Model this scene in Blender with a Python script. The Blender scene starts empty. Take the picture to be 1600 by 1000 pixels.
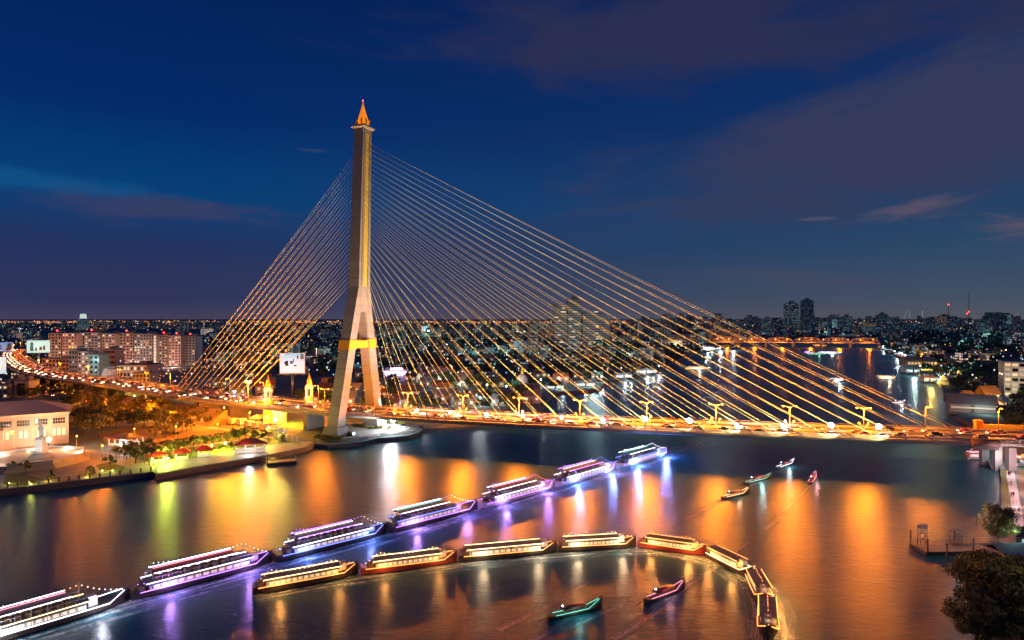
import bpy, math, random
from mathutils import Vector, Matrix
R = random.Random(7)
PI = math.pi; rad = math.radians
scene = bpy.context.scene
COL = scene.collection
CH = 57.0      # eye height above the water
# ------------------------------------------------------------------ measuring helpers
def G(x, y, z=2.0):
    d = 1000.0*(CH-z)/(y-497.0)
    return Vector(((x-800.0)/1000.0*d, d, z))
def ZH(y, d): return CH-(y-497.0)*d/1000.0
# ------------------------------------------------------------------ materials
class NT:
    def __init__(s, tree): s.t = tree; s.n = tree.nodes; s.l = tree.links
    def new(s, ty, **kw):
        n = s.n.new(ty)
        for k, v in kw.items(): setattr(n, k, v)
        return n
    def put(s, sock, v):
        if v is None: return
        if hasattr(v, 'is_output') or isinstance(v, bpy.types.NodeSocket): s.l.new(v, sock)
        else: sock.default_value = v
    def m(s, op, a, b=None, c=None, clamp=False):
        n = s.new('ShaderNodeMath', operation=op); n.use_clamp = clamp
        s.put(n.inputs[0], a); s.put(n.inputs[1], b); s.put(n.inputs[2], c)
        return n.outputs[0]
    def noise(s, vec, scale, detail=3, rough=.5, dist=0):
        n = s.new('ShaderNodeTexNoise'); s.put(n.inputs['Vector'], vec)
        n.inputs['Scale'].default_value = scale; n.inputs['Detail'].default_value = detail
        n.inputs['Roughness'].default_value = rough; n.inputs['Distortion'].default_value = dist
        return n.outputs['Fac']
    def mix(s, f, a, b, mode='MIX'):
        n = s.new('ShaderNodeMix', data_type='RGBA', blend_type=mode)
        s.put(n.inputs[0], f); s.put(n.inputs[6], a); s.put(n.inputs[7], b)
        return n.outputs[2]
    def comb(s, x, y, z):
        n = s.new('ShaderNodeCombineXYZ'); s.put(n.inputs[0], x); s.put(n.inputs[1], y); s.put(n.inputs[2], z)
        return n.outputs[0]
    def sep(s, v):
        n = s.new('ShaderNodeSeparateXYZ'); s.l.new(v, n.inputs[0]); return n.outputs
    def ramp(s, f, stops):
        n = s.new('ShaderNodeValToRGB'); s.put(n.inputs[0], f); e = n.color_ramp.elements
        while len(e) < len(stops): e.new(.5)
        for i, (p, c) in enumerate(stops):
            e[i].position = p; e[i].color = (*c, 1)
        return n.outputs[0]
def c4(c): return (c[0], c[1], c[2], 1.0)
MATS = {}
def base(name):
    m = bpy.data.materials.new(name); m.use_nodes = True
    nt = NT(m.node_tree); b = m.node_tree.nodes['Principled BSDF']
    MATS[name] = m
    return m, nt, b
def pm(name, col, rough=.7, metal=0, var=.25, scale=.6, col2=None, bump=0, bscale=4, spec=.5):
    m, nt, b = base(name)
    tc = nt.new('ShaderNodeTexCoord').outputs['Object']
    f = nt.noise(tc, scale, 4, .6)
    f2 = nt.noise(tc, scale*7.3, 3, .6)
    f = nt.m('ADD', nt.m('MULTIPLY', f, .65), nt.m('MULTIPLY', f2, .35))
    f = nt.m('MULTIPLY_ADD', f, 2.2, -.6, clamp=True)
    lo = tuple(c*(1-var) for c in col); hi = col2 or tuple(min(1, c*(1+var)) for c in col)
    nt.put(b.inputs['Base Color'], nt.mix(f, c4(lo), c4(hi)))
    b.inputs['Roughness'].default_value = rough; b.inputs['Metallic'].default_value = metal
    b.inputs['Specular IOR Level'].default_value = spec
    if bump:
        bn = nt.new('ShaderNodeBump'); bn.inputs['Strength'].default_value = bump
        nt.put(bn.inputs['Height'], nt.noise(tc, bscale, 4, .6)); nt.put(b.inputs['Normal'], bn.outputs[0])
    return m
def em(name, col, st, sample=True):
    m, nt, b = base(name)
    b.inputs['Base Color'].default_value = (.5, .5, .5, 1)
    b.inputs['Emission Color'].default_value = c4(col); b.inputs['Emission Strength'].default_value = st
    if not sample: m.cycles.emission_sampling = 'NONE'
    return m
def facade(name, wall, ratio, lit, w=3., h=3.1, st=1.2, lit2=(1, .6, .25), fx=.62, fz=.5, glow=None):
    m, nt, b = base(name)
    t = nt.new('ShaderNodeTexCoord'); o = nt.sep(t.outputs['Object']); n = nt.sep(t.outputs['Normal'])
    ax = nt.m('ABSOLUTE', n[0]); isx = nt.m('GREATER_THAN', ax, .7)
    u = nt.m('ADD', nt.m('MULTIPLY', o[1], isx), nt.m('MULTIPLY', o[0], nt.m('SUBTRACT', 1, isx)))
    cu = nt.m('DIVIDE', u, w); cz = nt.m('DIVIDE', o[2], h)
    fu = nt.m('FRACT', cu); fzz = nt.m('FRACT', cz)
    a = nt.m('LESS_THAN', nt.m('ABSOLUTE', nt.m('SUBTRACT', fu, .5)), fx/2)
    c = nt.m('LESS_THAN', nt.m('ABSOLUTE', nt.m('SUBTRACT', fzz, .5)), fz/2)
    side = nt.m('LESS_THAN', nt.m('ABSOLUTE', n[2]), .4)
    win = nt.m('MULTIPLY', nt.m('MULTIPLY', a, c), side)
    oi = nt.new('ShaderNodeObjectInfo').outputs['Random']
    wn = nt.new('ShaderNodeTexWhiteNoise'); wn.noise_dimensions = '3D'
    nt.put(wn.inputs['Vector'], nt.comb(nt.m('FLOOR', cu), nt.m('FLOOR', cz), nt.m('MULTIPLY', oi, 91.7)))
    rv = wn.outputs['Value']
    litm = nt.m('MULTIPLY', win, nt.m('LESS_THAN', rv, ratio))
    f = nt.noise(t.outputs['Object'], .15, 3)
    wc = nt.mix(f, c4(tuple(x*.7 for x in wall)), c4(tuple(min(1, x*1.25) for x in wall)))
    wc = nt.mix(nt.m('MULTIPLY', oi, .5), wc, c4((wall[0]*.5, wall[1]*.5, wall[2]*.55)))
    nt.put(b.inputs['Base Color'], nt.mix(win, wc, (.015, .02, .03, 1)))
    nt.put(b.inputs['Roughness'], nt.m('MULTIPLY_ADD', win, -.5, .8))
    lc = nt.mix(nt.m('GREATER_THAN', nt.sep(wn.outputs['Color'])[1], .5), c4(lit), c4(lit2))
    nt.put(b.inputs['Emission Color'], lc)
    nt.put(b.inputs['Emission Strength'], nt.m('MULTIPLY', litm, nt.m('MULTIPLY_ADD', nt.sep(wn.outputs['Color'])[2], st, st*.3)))
    m.cycles.emission_sampling = 'NONE'
    return m
# ------------------------------------------------------------------ mesh builder
class MB:
    def __init__(s): s.v = []; s.f = []; s.mi = []; s.smooth = []
    def add(s, vs, fs, mi=0, smooth=False):
        o = len(s.v); s.v += [tuple(v) for v in vs]
        for f in fs: s.f.append(tuple(i+o for i in f)); s.mi.append(mi); s.smooth.append(smooth)
        return s
    def box(s, c, d, rz=0, mi=0, taper=1.0):
        hx, hy, hz = d[0]/2, d[1]/2, d[2]/2; cs, sn = math.cos(rz), math.sin(rz); vs = []
        for z, k in ((-hz, 1), (hz, taper)):
            for x, y in ((-hx, -hy), (hx, -hy), (hx, hy), (-hx, hy)):
                x *= k; y *= k
                vs.append((c[0]+x*cs-y*sn, c[1]+x*sn+y*cs, c[2]+z))
        return s.add(vs, [(3, 2, 1, 0), (4, 5, 6, 7), (0, 1, 5, 4), (1, 2, 6, 5), (2, 3, 7, 6), (3, 0, 4, 7)], mi)
    def tube(s, pts, rs, n=6, mi=0, caps=True, smooth=True):
        pts = [Vector(p) for p in pts]
        if not hasattr(rs, '__len__'): rs = [rs]*len(pts)
        o = len(s.v); N = len(pts)
        for i, p in enumerate(pts):
            t = (pts[min(i+1, N-1)]-pts[max(i-1, 0)]).normalized()
            a = t.cross(Vector((0, 0, 1)))
            if a.length < 1e-3: a = Vector((1, 0, 0))
            a.normalize(); b = t.cross(a)
            for k in range(n):
                q = p+(a*math.cos(2*PI*k/n)+b*math.sin(2*PI*k/n))*rs[i]; s.v.append(tuple(q))
        for i in range(N-1):
            for k in range(n):
                k2 = (k+1) % n
                s.f.append((o+i*n+k, o+i*n+k2, o+(i+1)*n+k2, o+(i+1)*n+k)); s.mi.append(mi); s.smooth.append(smooth)
        if caps:
            s.f.append(tuple(o+k for k in range(n))[::-1]); s.mi.append(mi); s.smooth.append(False)
            s.f.append(tuple(o+(N-1)*n+k for k in range(n))); s.mi.append(mi); s.smooth.append(False)
        return s
    def lathe(s, prof, n=12, c=(0, 0, 0), mi=0, smooth=True, rot=0):
        o = len(s.v)
        for r, z in prof:
            for k in range(n):
                a = 2*PI*k/n+rot; s.v.append((c[0]+r*math.cos(a), c[1]+r*math.sin(a), c[2]+z))
        for i in range(len(prof)-1):
            for k in range(n):
                k2 = (k+1) % n
                s.f.append((o+i*n+k, o+i*n+k2, o+(i+1)*n+k2, o+(i+1)*n+k)); s.mi.append(mi); s.smooth.append(smooth)
        s.f.append(tuple(o+k for k in range(n))[::-1]); s.mi.append(mi); s.smooth.append(False)
        s.f.append(tuple(o+(len(prof)-1)*n+k for k in range(n))); s.mi.append(mi); s.smooth.append(False)
        return s
    def prism(s, poly, z0, z1, mi=0):
        n = len(poly); vs = [(p[0], p[1], z0) for p in poly]+[(p[0], p[1], z1) for p in poly]
        fs = [tuple(range(n))[::-1], tuple(range(n, 2*n))]+[(i, (i+1) % n, n+(i+1) % n, n+i) for i in range(n)]
        return s.add(vs, fs, mi)
    def gable(s, c, w, l, h, over=.4, rz=0, mi=0, th=.18):
        # roof with ridge along local x; w along y, l along x; thick
        cs, sn = math.cos(rz), math.sin(rz)
        def P(x, y, z): return (c[0]+x*cs-y*sn, c[1]+x*sn+y*cs, c[2]+z)
        L = l/2+over; W = w/2+over
        vs = [P(-L, -W, -over*h/(w/2)), P(L, -W, -over*h/(w/2)), P(L, 0, h), P(-L, 0, h), P(L, W, -over*h/(w/2)), P(-L, W, -over*h/(w/2))]
        vs += [(v[0], v[1], v[2]+th) for v in vs]
        return s.add(vs, [(0, 1, 2, 3)[::-1], (3, 2, 4, 5)[::-1], (6, 7, 8, 9), (9, 8, 10, 11), (0, 1, 7, 6), (4, 5, 11, 10), (1, 2, 8, 7), (2, 4, 10, 8), (3, 0, 6, 9), (5, 3, 9, 11)], mi)
    def gend(s, c, w, l, h, rz=0, mi=0):
        cs, sn = math.cos(rz), math.sin(rz)
        def P(x, y, z): return (c[0]+x*cs-y*sn, c[1]+x*sn+y*cs, c[2]+z)
        L, W = l/2, w/2
        return s.add([P(-L, -W, 0), P(-L, W, 0), P(-L, 0, h), P(L, -W, 0), P(L, W, 0), P(L, 0, h)], [(0, 2, 1), (3, 4, 5)], mi)
    def hip(s, c, w, l, h, over=.6, rz=0, mi=0, ridge=None):
        cs, sn = math.cos(rz), math.sin(rz)
        def P(x, y, z): return (c[0]+x*cs-y*sn, c[1]+x*sn+y*cs, c[2]+z)
        L = l/2+over; W = w/2+over; r = (max(l-w, .2)/2) if ridge is None else ridge/2
        vs = [P(-L, -W, -.15), P(L, -W, -.15), P(L, W, -.15), P(-L, W, -.15), P(-L, -W, .1), P(L, -W, .1), P(L, W, .1), P(-L, W, .1), P(-r, 0, h), P(r, 0, h)]
        return s.add(vs, [(3, 2, 1, 0), (0, 1, 5, 4), (1, 2, 6, 5), (2, 3, 7, 6), (3, 0, 4, 7), (4, 5, 9, 8), (5, 6, 9), (6, 7, 8, 9), (7, 4, 8)], mi)
    def ico(s, c, r, mi=0, n=6, m=4, sz=1.0):
        prof = [(max(r*math.sin(PI*i/m), r*.02), -r*sz*math.cos(PI*i/m)) for i in range(m+1)]
        return s.lathe(prof, n, c, mi)
    def mesh(s, name, mats):
        me = bpy.data.meshes.new(name); me.from_pydata(s.v, [], s.f)
        if not isinstance(mats, (list, tuple)): mats = [mats]
        for m in mats: me.materials.append(MATS[m] if isinstance(m, str) else m)
        me.polygons.foreach_set('material_index', s.mi); me.polygons.foreach_set('use_smooth', s.smooth)
        me.update(); return me
    def build(s, name, mats, parent=None, loc=(0, 0, 0), rz=0):
        return link(name, s.mesh(name, mats), parent, loc, rz)
def link(name, data, parent=None, loc=(0, 0, 0), rz=0):
    o = bpy.data.objects.new(name, data); COL.objects.link(o); o.parent = parent
    o.location = loc; o.rotation_euler = (0, 0, rz); return o
def tag(o, label=None, cat=None, group=None, kind=None):
    if label: o['label'] = label
    if cat: o['category'] = cat
    if group: o['group'] = group
    if kind: o['kind'] = kind
    return o
def thing(name, label, cat, loc=(0, 0, 0), rz=0, group=None):
    return tag(link(name, None, None, loc, rz), label, cat, group)
def copy_tree(o, parent=None):
    c = o.copy(); COL.objects.link(c); c.parent = parent
    for ch in list(o.children): copy_tree(ch, c)
    return c
def place(o, loc, rz=0, sc=None, label=None, group=None):
    o.location = loc; o.rotation_euler = (0, 0, rz)
    if sc: o.scale = (sc, sc, sc) if not hasattr(sc, '__len__') else sc
    if label: o['label'] = label
    if group: o['group'] = group
    return o
USED = set()
def inst(proto, loc, rz=0, sc=None, label=None, group=None):
    if proto.name not in USED:
        USED.add(proto.name); return place(proto, loc, rz, sc, label, group)
    return place(copy_tree(proto), loc, rz, sc, label, group)
LIGHTS = 0
def lamp(loc, col, watt, r=.25, parent=None, kind='POINT', aim=None, cone=60, blend=.5):
    L = bpy.data.lights.new('lamp_light', kind); L.color = col; L.energy = watt; L.shadow_soft_size = r
    o = bpy.data.objects.new('lamp_light', L); COL.objects.link(o); o.parent = parent; o.location = loc
    if kind == 'SPOT':
        L.spot_size = rad(cone); L.spot_blend = blend
        o.rotation_euler = (Vector(aim)-Vector(loc)).to_track_quat('-Z', 'Y').to_euler()
    return o
SOD = (1., .24, .01); WARM = (1., .62, .25); WHT = (.9, .95, 1.); YEL = (1., .72, .12)
# ------------------------------------------------------------------ material library
pm('concrete', (.22, .20, .18), .75, var=.25, scale=.25, bump=.1)
pm('pale_concrete', (.4, .39, .37), .7, var=.15, scale=.3)
pm('dark_concrete', (.13, .12, .11), .85, var=.35, scale=.3)
pm('asphalt', (.085, .08, .08), .6, var=.3, scale=.3)
pm('asphalt_dark', (.05, .05, .05), .8, var=.3, scale=.2)
pm('paving', (.27, .24, .2), .7, var=.25, scale=.35)
pm('grey_paving', (.33, .34, .33), .6, var=.25, scale=.35)
pm('lawn', (.12, .14, .03), .9, var=.4, scale=.25)
pm('field', (.22, .15, .06), .9, var=.3, scale=.12)
pm('land', (.11, .15, .15), .95, var=.5, scale=.02)
pm('paint', (.75, .75, .72), .6, var=.05)
pm('white_metal', (.35, .35, .35), .4, 0, .05)
pm('grey_metal', (.28, .29, .3), .4, .6, .1)
pm('dark_metal', (.06, .06, .065), .5, .5, .2)
pm('steel_truss', (.45, .42, .38), .6, .0, .15)
pm('cable_gold', (.8, .85, .45), .55, 0, .05)
pm('gold', (.95, .6, .08), .35, .55, .1)
pm('gold_paint', (.85, .38, .02), .6, 0, .08)
pm('yellow_panel', (.6, .48, .08), .6, 0, .12)
pm('white_wall', (.6, .6, .58), .75, 0, .12)
pm('grey_wall', (.3, .3, .3), .8, 0, .2)
pm('cream_wall', (.5, .43, .34), .8, 0, .15)
pm('pink_wall', (.5, .36, .3), .8, 0, .15)
pm('teal_wall', (.25, .42, .4), .8, 0, .15)
pm('stone', (.46, .38, .3), .8, 0, .2, bump=.1)
pm('roof_red', (.3, .035, .025), .6, 0, .3, scale=1.2)
pm('roof_brown', (.14, .075, .06), .7, 0, .3, scale=.8)
pm('roof_grey', (.2, .22, .23), .7, 0, .3, scale=.5)
pm('roof_orange', (.42, .15, .05), .6, 0, .2, scale=.8)
pm('roof_slate', (.34, .25, .24), .6, 0, .15, scale=.6)
pm('glass_dark', (.02, .025, .03), .12, 0, .2)
pm('wood', (.16, .1, .06), .7, 0, .3, scale=1.5)
pm('pontoon_deck', (.2, .15, .12), .5, 0, .35, scale=.8)
pm('hull_dark', (.05, .035, .03), .35, 0, .2)
pm('hull_white', (.5, .5, .5), .35, 0, .1)
pm('hull_red', (.3, .05, .04), .35, 0, .1)
pm('trunk', (.1, .07, .045), .9, 0, .3)
pm('rubber', (.02, .02, .02), .8, 0, .1)
for nm, c in (('car_white', (.6, .6, .6)), ('car_silver', (.35, .36, .38)), ('car_black', (.02, .02, .025)), ('car_red', (.35, .02, .02)), ('car_pink', (.6, .15, .3)), ('car_green', (.1, .3, .12))):
    pm(nm, c, .25, .1, .04)
def leafmat(name, a, b):
    m, nt, bs = base(name)
    tc = nt.new('ShaderNodeTexCoord').outputs['Object']
    oi = nt.new('ShaderNodeObjectInfo').outputs['Random']
    f = nt.m('MULTIPLY_ADD', nt.noise(tc, .8, 3, .7), 2.4, -.7, clamp=True)
    col = nt.mix(f, c4(a), c4(b)); col = nt.mix(nt.m('MULTIPLY', oi, .5), col, c4((b[0]*1.3, b[1]*.9, b[2])))
    nt.put(bs.inputs['Base Color'], col); bs.inputs['Roughness'].default_value = .6
leafmat('leaf', (.03, .06, .015), (.17, .17, .035))
leafmat('leaf_dark', (.025, .07, .05), (.06, .12, .075))
em('bulb_sodium', SOD, 16); em('bulb_white', (.55, .82, 1.), 14); em('bulb_yellow', (1, .75, .2), 25)
em('bulb_red', (1, .03, .02), 10, False); em('headlight', (1, .62, .4), 9, False); em('taillight', (1, .12, .03), 3, False)
em('lit_window', (1, .72, .36), .8, False); em('lit_window_cool', (.75, .95, .8), .75, False); em('lit_window_soft', (.8, .72, .5), .35, False)
em('pink_neon', (1, .35, .9), 4); em('violet_neon', (.6, .4, 1.), 3)
em('led_white', (.85, .85, 1.), 5); em('led_purple', (.42, .16, 1.), 4); em('led_blue', (.12, .18, 1.), 4); em('led_warm', (1., .62, .28), 4.5)
em('led_orange', (1., .3, .05), 3.2); em('led_teal', (.1, .8, .6), 2.2); em('led_pink', (1., .3, .45), 3)
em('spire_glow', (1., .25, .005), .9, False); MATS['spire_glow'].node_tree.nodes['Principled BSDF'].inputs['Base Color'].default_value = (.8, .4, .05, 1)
facade('fac_a', (.3, .31, .32), .5, (.6, .9, 1), st=.45); facade('fac_b', (.38, .3, .27), .4, (1, .8, .5), st=.45)  # city facades: extra dim windows glow in place of street light
facade('fac_c', (.22, .32, .33), .55, (.4, .95, .8), w=3.6, st=.4, lit2=(.85, .95, 1)); facade('fac_d', (.26, .32, .35), .4, (.6, .9, 1), w=2.6, st=.4)
facade('fac_e', (.36, .33, .3), .5, (1, .62, .3), w=4, st=.55); facade('fac_far', (.28, .38, .4), .34, (.5, .9, .85), w=6, h=4, st=.22, lit2=(.9, .55, .3))
facade('fac_tower', (.35, .42, .45), .75, (.45, .75, .8), w=5, h=7, st=.16, fx=.95, fz=.5, lit2=(.6, .7, .6))  # faint glow in most windows stands in for light on the walls
facade('fac_dark', (.16, .2, .26), .7, (.25, .45, .6), w=7, h=6, st=.11, fx=.7, fz=.7, lit2=(.3, .4, .5))  # dim window glow lightens this facade in place of ambient light
# ------------------------------------------------------------------ camera, sky, sun
cam = bpy.data.cameras.new('camera'); co = bpy.data.objects.new('camera', cam); COL.objects.link(co)
co.location = (0, 0, CH); co.rotation_euler = (PI/2, 0, 0)
cam.sensor_width = 36; cam.lens = 22.5; cam.clip_end = 60000; cam.clip_start = .5; cam.shift_y = -3/1600
scene.camera = co
w = bpy.data.worlds.new('World'); scene.world = w; w.use_nodes = True
nt = NT(w.node_tree); bg = w.node_tree.nodes['Background']
sky = nt.new('ShaderNodeTexSky', sky_type='NISHITA', sun_disc=False, sun_elevation=rad(-4), sun_rotation=rad(250))
sky.altitude = 50
gen = nt.new('ShaderNodeTexCoord').outputs['Generated']
x, y, z = nt.sep(gen)
el = nt.m('ARCSINE', z); az = nt.m('ARCTAN2', x, y)
elc = nt.m('MULTIPLY', nt.m('MAXIMUM', el, 0), 2.0)       # 0..1 over 0..28 deg
left = nt.ramp(elc, [(0, (.10, .085, .175)), (.05, (.05, .062, .18)), (.20, (.026, .055, .20)), (.34, (.002, .085, .31)), (.42, (.001, .075, .30)), (.55, (.001, .042, .24)), (1, (.001, .022, .16))])
right = nt.ramp(elc, [(0, (.15, .155, .20)), (.06, (.095, .14, .22)), (.2, (.04, .11, .24)), (.40, (.022, .072, .22)), (.62, (.008, .05, .22)), (1, (.006, .028, .14))])
azf = nt.m('MULTIPLY_ADD', az, .9, .45, clamp=True)
colr = nt.mix(azf, left, right)
def blob(a0, e0, ra, re, tilt=0, nscale=3.0, k=1.3, amp=1.6, seed=0):
    du = nt.m('SUBTRACT', az, a0); dv = nt.m('SUBTRACT', el, e0)
    dv = nt.m('MULTIPLY_ADD', du, -tilt, dv)
    r = nt.m('SQRT', nt.m('ADD', nt.m('POWER', nt.m('DIVIDE', du, ra), 2), nt.m('POWER', nt.m('DIVIDE', dv, re), 2)))
    nv = nt.comb(nt.m('MULTIPLY_ADD', az, 1.3, seed), nt.m('MULTIPLY', nt.m('MULTIPLY_ADD', az, -tilt, el), 5), seed*1.7)
    n = nt.noise(nv, nscale, 6, .6, .4)
    v = nt.m('ADD', nt.m('MULTIPLY', nt.m('SUBTRACT', 1, r), k), nt.m('MULTIPLY', nt.m('SUBTRACT', n, .5), amp))
    n2 = nt.new('ShaderNodeMapRange', interpolation_type='SMOOTHSTEP'); nt.put(n2.inputs[0], v)
    n2.inputs[1].default_value = 0; n2.inputs[2].default_value = .9
    return n2.outputs[0]
for args, cc, st in (((.62, .245, .56, .12, .12, 3, 1.5, 2.2, 2), (.066, .077, .178), .92),
                     ((.24, .405, .5, .085, -.03, 4, 1.3, 2.0, 5), (.046, .052, .145), .85),
                     ((.8, .38, .35, .10, 0, 4, 1.2, 1.6, 9), (.05, .053, .14), .85),
                     ((-.50, .148, .19, .026, -.07, 7, 1.0, 2.6, 3), (.075, .085, .21), .75),
                     ((-.68, .172, .24, .018, -.02, 6, 1.3, 1.6, 7), (.01, .15, .42), .7),
                     ((.565, .142, .085, .016, .1, 9, 1.0, 2.6, 4), (.17, .14, .23), .85),
                     ((.445, .139, .035, .004, 0, 8, 1.3, 1, 6), (.15, .14, .24), .7),
                     ((.68, .112, .08, .018, 0, 9, 1.0, 2.4, 8), (.18, .15, .22), .8),
                     ((.42, .055, .16, .02, -.12, 6, 1.3, 1.3, 1), (.10, .12, .21), .6),
                     ((-.30, .245, .03, .004, 0, 9, 1.3, 1, 2), (.05, .1, .25), .6),
                     ((-.45, .06, .4, .05, 0, 4, 1.0, 1.2, 11), (.055, .06, .18), .3)):
    colr = nt.mix(nt.m('MULTIPLY', blob(*args), st), colr, c4(cc))
tot = nt.mix(1.0, colr, nt.mix(1.0, sky.outputs[0], (.04, .04, .04, 1), 'MULTIPLY'), 'ADD')
nt.put(bg.inputs[0], tot); bg.inputs[1].default_value = .64
sun = bpy.data.lights.new('sun', 'SUN'); sun.energy = .04; sun.angle = rad(.5); sun.color = (1, .9, .8)
so = link('sun', sun); so.rotation_euler = (rad(60), 0, rad(110))
scene.view_settings.view_transform = 'Standard'; scene.view_settings.look = 'None'
scene.view_settings.exposure = -.15; scene.view_settings.gamma = 1
# ================================================================== SETTING
def water_mat():
    m, nt, b = base('river_water')
    tc = nt.new('ShaderNodeTexCoord').outputs['Object']
    mp = nt.new('ShaderNodeMapping'); mp.inputs['Rotation'].default_value = (0, 0, rad(-25)); mp.inputs['Scale'].default_value = (.5, 1, 1)
    nt.put(mp.inputs['Vector'], tc); v = mp.outputs[0]
    h = nt.m('ADD', nt.m('MULTIPLY', nt.noise(v, .55, 3, .6, .6), 1.0), nt.m('MULTIPLY', nt.noise(v, 1.9, 4, .7), .7))
    h = nt.m('ADD', h, nt.m('MULTIPLY', nt.noise(v, .2, 2, .5, .5), .8))
    bn = nt.new('ShaderNodeBump'); bn.inputs['Strength'].default_value = .5; bn.inputs['Distance'].default_value = .22
    nt.put(bn.inputs['Height'], h); nt.put(b.inputs['Normal'], bn.outputs[0])
    b.inputs['Base Color'].default_value = (.01, .085, .125, 1)
    b.inputs['IOR'].default_value = 1.38
    f = nt.noise(v, .03, 3, .5)
    nt.put(b.inputs['Roughness'], nt.m('MULTIPLY_ADD', f, .10, .26))
    return m
water_mat()
MB().add([(-22000, -600, 0), (22000, -600, 0), (22000, 30000, 0), (-22000, 30000, 0)], [(0, 1, 2, 3)]).build('river_water', 'river_water')
tag(bpy.data.objects['river_water'], 'dark river water with rippled orange and white lamp reflections', kind='structure')
left_shore = [(-60, 776), (0, 765), (60, 758), (120, 751), (180, 744), (240, 737), (244, 741), (300, 731), (402, 714), (455, 704), (478, 699), (492, 693), (512, 694.5), (545, 693), (572, 689), (590, 684.5), (612, 683.5), (638, 680.5), (654, 676), (660, 671), (652, 667), (662, 664.5), (720, 661), (790, 656), (840, 648), (852, 630), (866, 613), (935, 608), (950, 596), (1030, 580), (1045, 568), (1085, 552), (1120, 544), (1150, 538), (1165, 532), (1200, 527.5)]
right_shore = [(1340, 527.5), (1368, 531), (1372, 540), (1385, 547), (1410, 554), (1415, 566), (1440, 581), (1450, 593), (1470, 601), (1475, 613), (1490, 626), (1495, 652), (1535, 668), (1560, 690), (1562, 728), (1566, 800), (1545, 850), (1532, 885), (1524, 960), (1518, 1110)]
LP = [G(*p) for p in left_shore]; RP = [G(*p) for p in right_shore]
poly = [Vector((-16000, 205, 2)), Vector((-400, 205, 2))]+LP+RP+[Vector((130, 60, 2)), Vector((400, 20, 2)), Vector((16000, 20, 2)), Vector((16000, 25000, 2)), Vector((-16000, 25000, 2))]
def inpoly(x, y, P):
    c = False; n = len(P)
    for i in range(n):
        a = P[i]; b = P[i-1]
        if (a[1] > y) != (b[1] > y) and x < (b[0]-a[0])*(y-a[1])/(b[1]-a[1])+a[0]: c = not c
    return c
PL2 = [(p.x, p.y) for p in poly]
from mathutils.geometry import tessellate_polygon
tri = tessellate_polygon([[Vector((p[0], p[1], 0)) for p in PL2]])
mb = MB(); n = len(PL2)
mb.add([(p[0], p[1], 2) for p in PL2]+[(p[0], p[1], -2) for p in PL2], [])
for t in tri:
    a, b, c = [Vector(PL2[i]+(0,)) for i in t]
    mb.f.append(tuple(t) if (b-a).cross(c-a).z > 0 else tuple(t)[::-1]); mb.mi.append(0); mb.smooth.append(False)
for i in range(n):
    j = (i+1) % n; mb.f.append((i, n+i, n+j, j)); mb.mi.append(1); mb.smooth.append(False)
tag(mb.build('ground', ['land', 'dark_concrete']), kind='structure')
def sheet(name, pts, mat, dz=.004, kind='structure', th=0):
    P = [Vector((p[0], p[1])) if len(p) == 3 or isinstance(p, Vector) else Vector(G(*p)[:2]) for p in pts]
    tr = tessellate_polygon([[Vector((p.x, p.y, 0)) for p in P]])
    b = MB(); n = len(P); b.add([(p.x, p.y, 2+dz) for p in P]+([(p.x, p.y, 1.9) for p in P]), [])
    for t in tr:
        A, B, C = [P[i] for i in t]
        b.f.append(tuple(t) if (B-A).cross(C-A) > 0 else tuple(t)[::-1]); b.mi.append(0); b.smooth.append(False)
    for i in range(n):
        j = (i+1) % n; b.f.append((i, n+i, n+j, j)); b.mi.append(0); b.smooth.append(False)
    return tag(b.build(name, mat), kind=kind)
def strip(name, pts, wd, mat, dz, closed=False, kind='structure'):
    P = [Vector(G(*p)[:2]) if not isinstance(p, Vector) else Vector(p[:2]) for p in pts]
    b = MB(); vs = []; fs = []; N = len(P)
    for i, p in enumerate(P):
        t = (P[min(i+1, N-1)]-P[max(i-1, 0)]).normalized(); q = Vector((-t.y, t.x))*wd/2
        vs += [(*(p+q), 2+dz), (*(p-q), 2+dz), (*(p+q), 1.95), (*(p-q), 1.95)]
    for i in range(N-1):
        a = i*4; fs += [(a, a+1, a+5, a+4), (a+1, a+3, a+7, a+5), (a+2, a, a+4, a+6)]
    b.add(vs, fs); return tag(b.build(name, mat), kind=kind)
# pavements, lawns and side roads on the left bank
sheet('pavement', [(-60, 774), (0, 764), (60, 757), (120, 750), (180, 743), (239, 736), (245, 727), (200, 712), (150, 704), (110, 700), (60, 690), (-60, 690)], 'paving', .01)
sheet('promenade', [(246, 739), (300, 729.5), (402, 713), (455, 703), (477, 698), (490, 690), (470, 690), (400, 698), (300, 716), (246, 724)], 'grey_paving', .012)
sheet('lawn', [(246, 722), (300, 714), (400, 696.5), (465, 689), (440, 684), (380, 687), (290, 700), (215, 712)], 'lawn', .05)
sheet('plaza_ground', [(225, 700), (290, 697), (372, 686), (425, 681), (360, 672), (300, 662), (215, 664), (150, 680), (180, 700)], 'field', .03)
sheet('plaza_ground', [(300, 660), (430, 679), (505, 689), (520, 680), (520, 655), (430, 646), (250, 640), (270, 652)], 'field', .02)
strip('path', [(278, 660), (350, 671), (432, 685)], 3.0, 'grey_paving', .06)
strip('path', [(190, 712), (260, 702), (380, 688)], 3.0, 'grey_paving', .07)
sheet('lawn', [(5, 757), (30, 760), (70, 750), (40, 741), (8, 744)], 'lawn', .14)
sheet('lawn', [(158, 737), (190, 738), (196, 730), (170, 722), (150, 727)], 'lawn', .14)
sheet('lawn', [(405, 668), (470, 672), (478, 660), (450, 651), (410, 653)], 'lawn', .12)
sheet('road', [(300, 640), (520, 660), (520, 652), (300, 632), (90, 600), (60, 590), (50, 594), (90, 606)], 'asphalt', .1)
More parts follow.
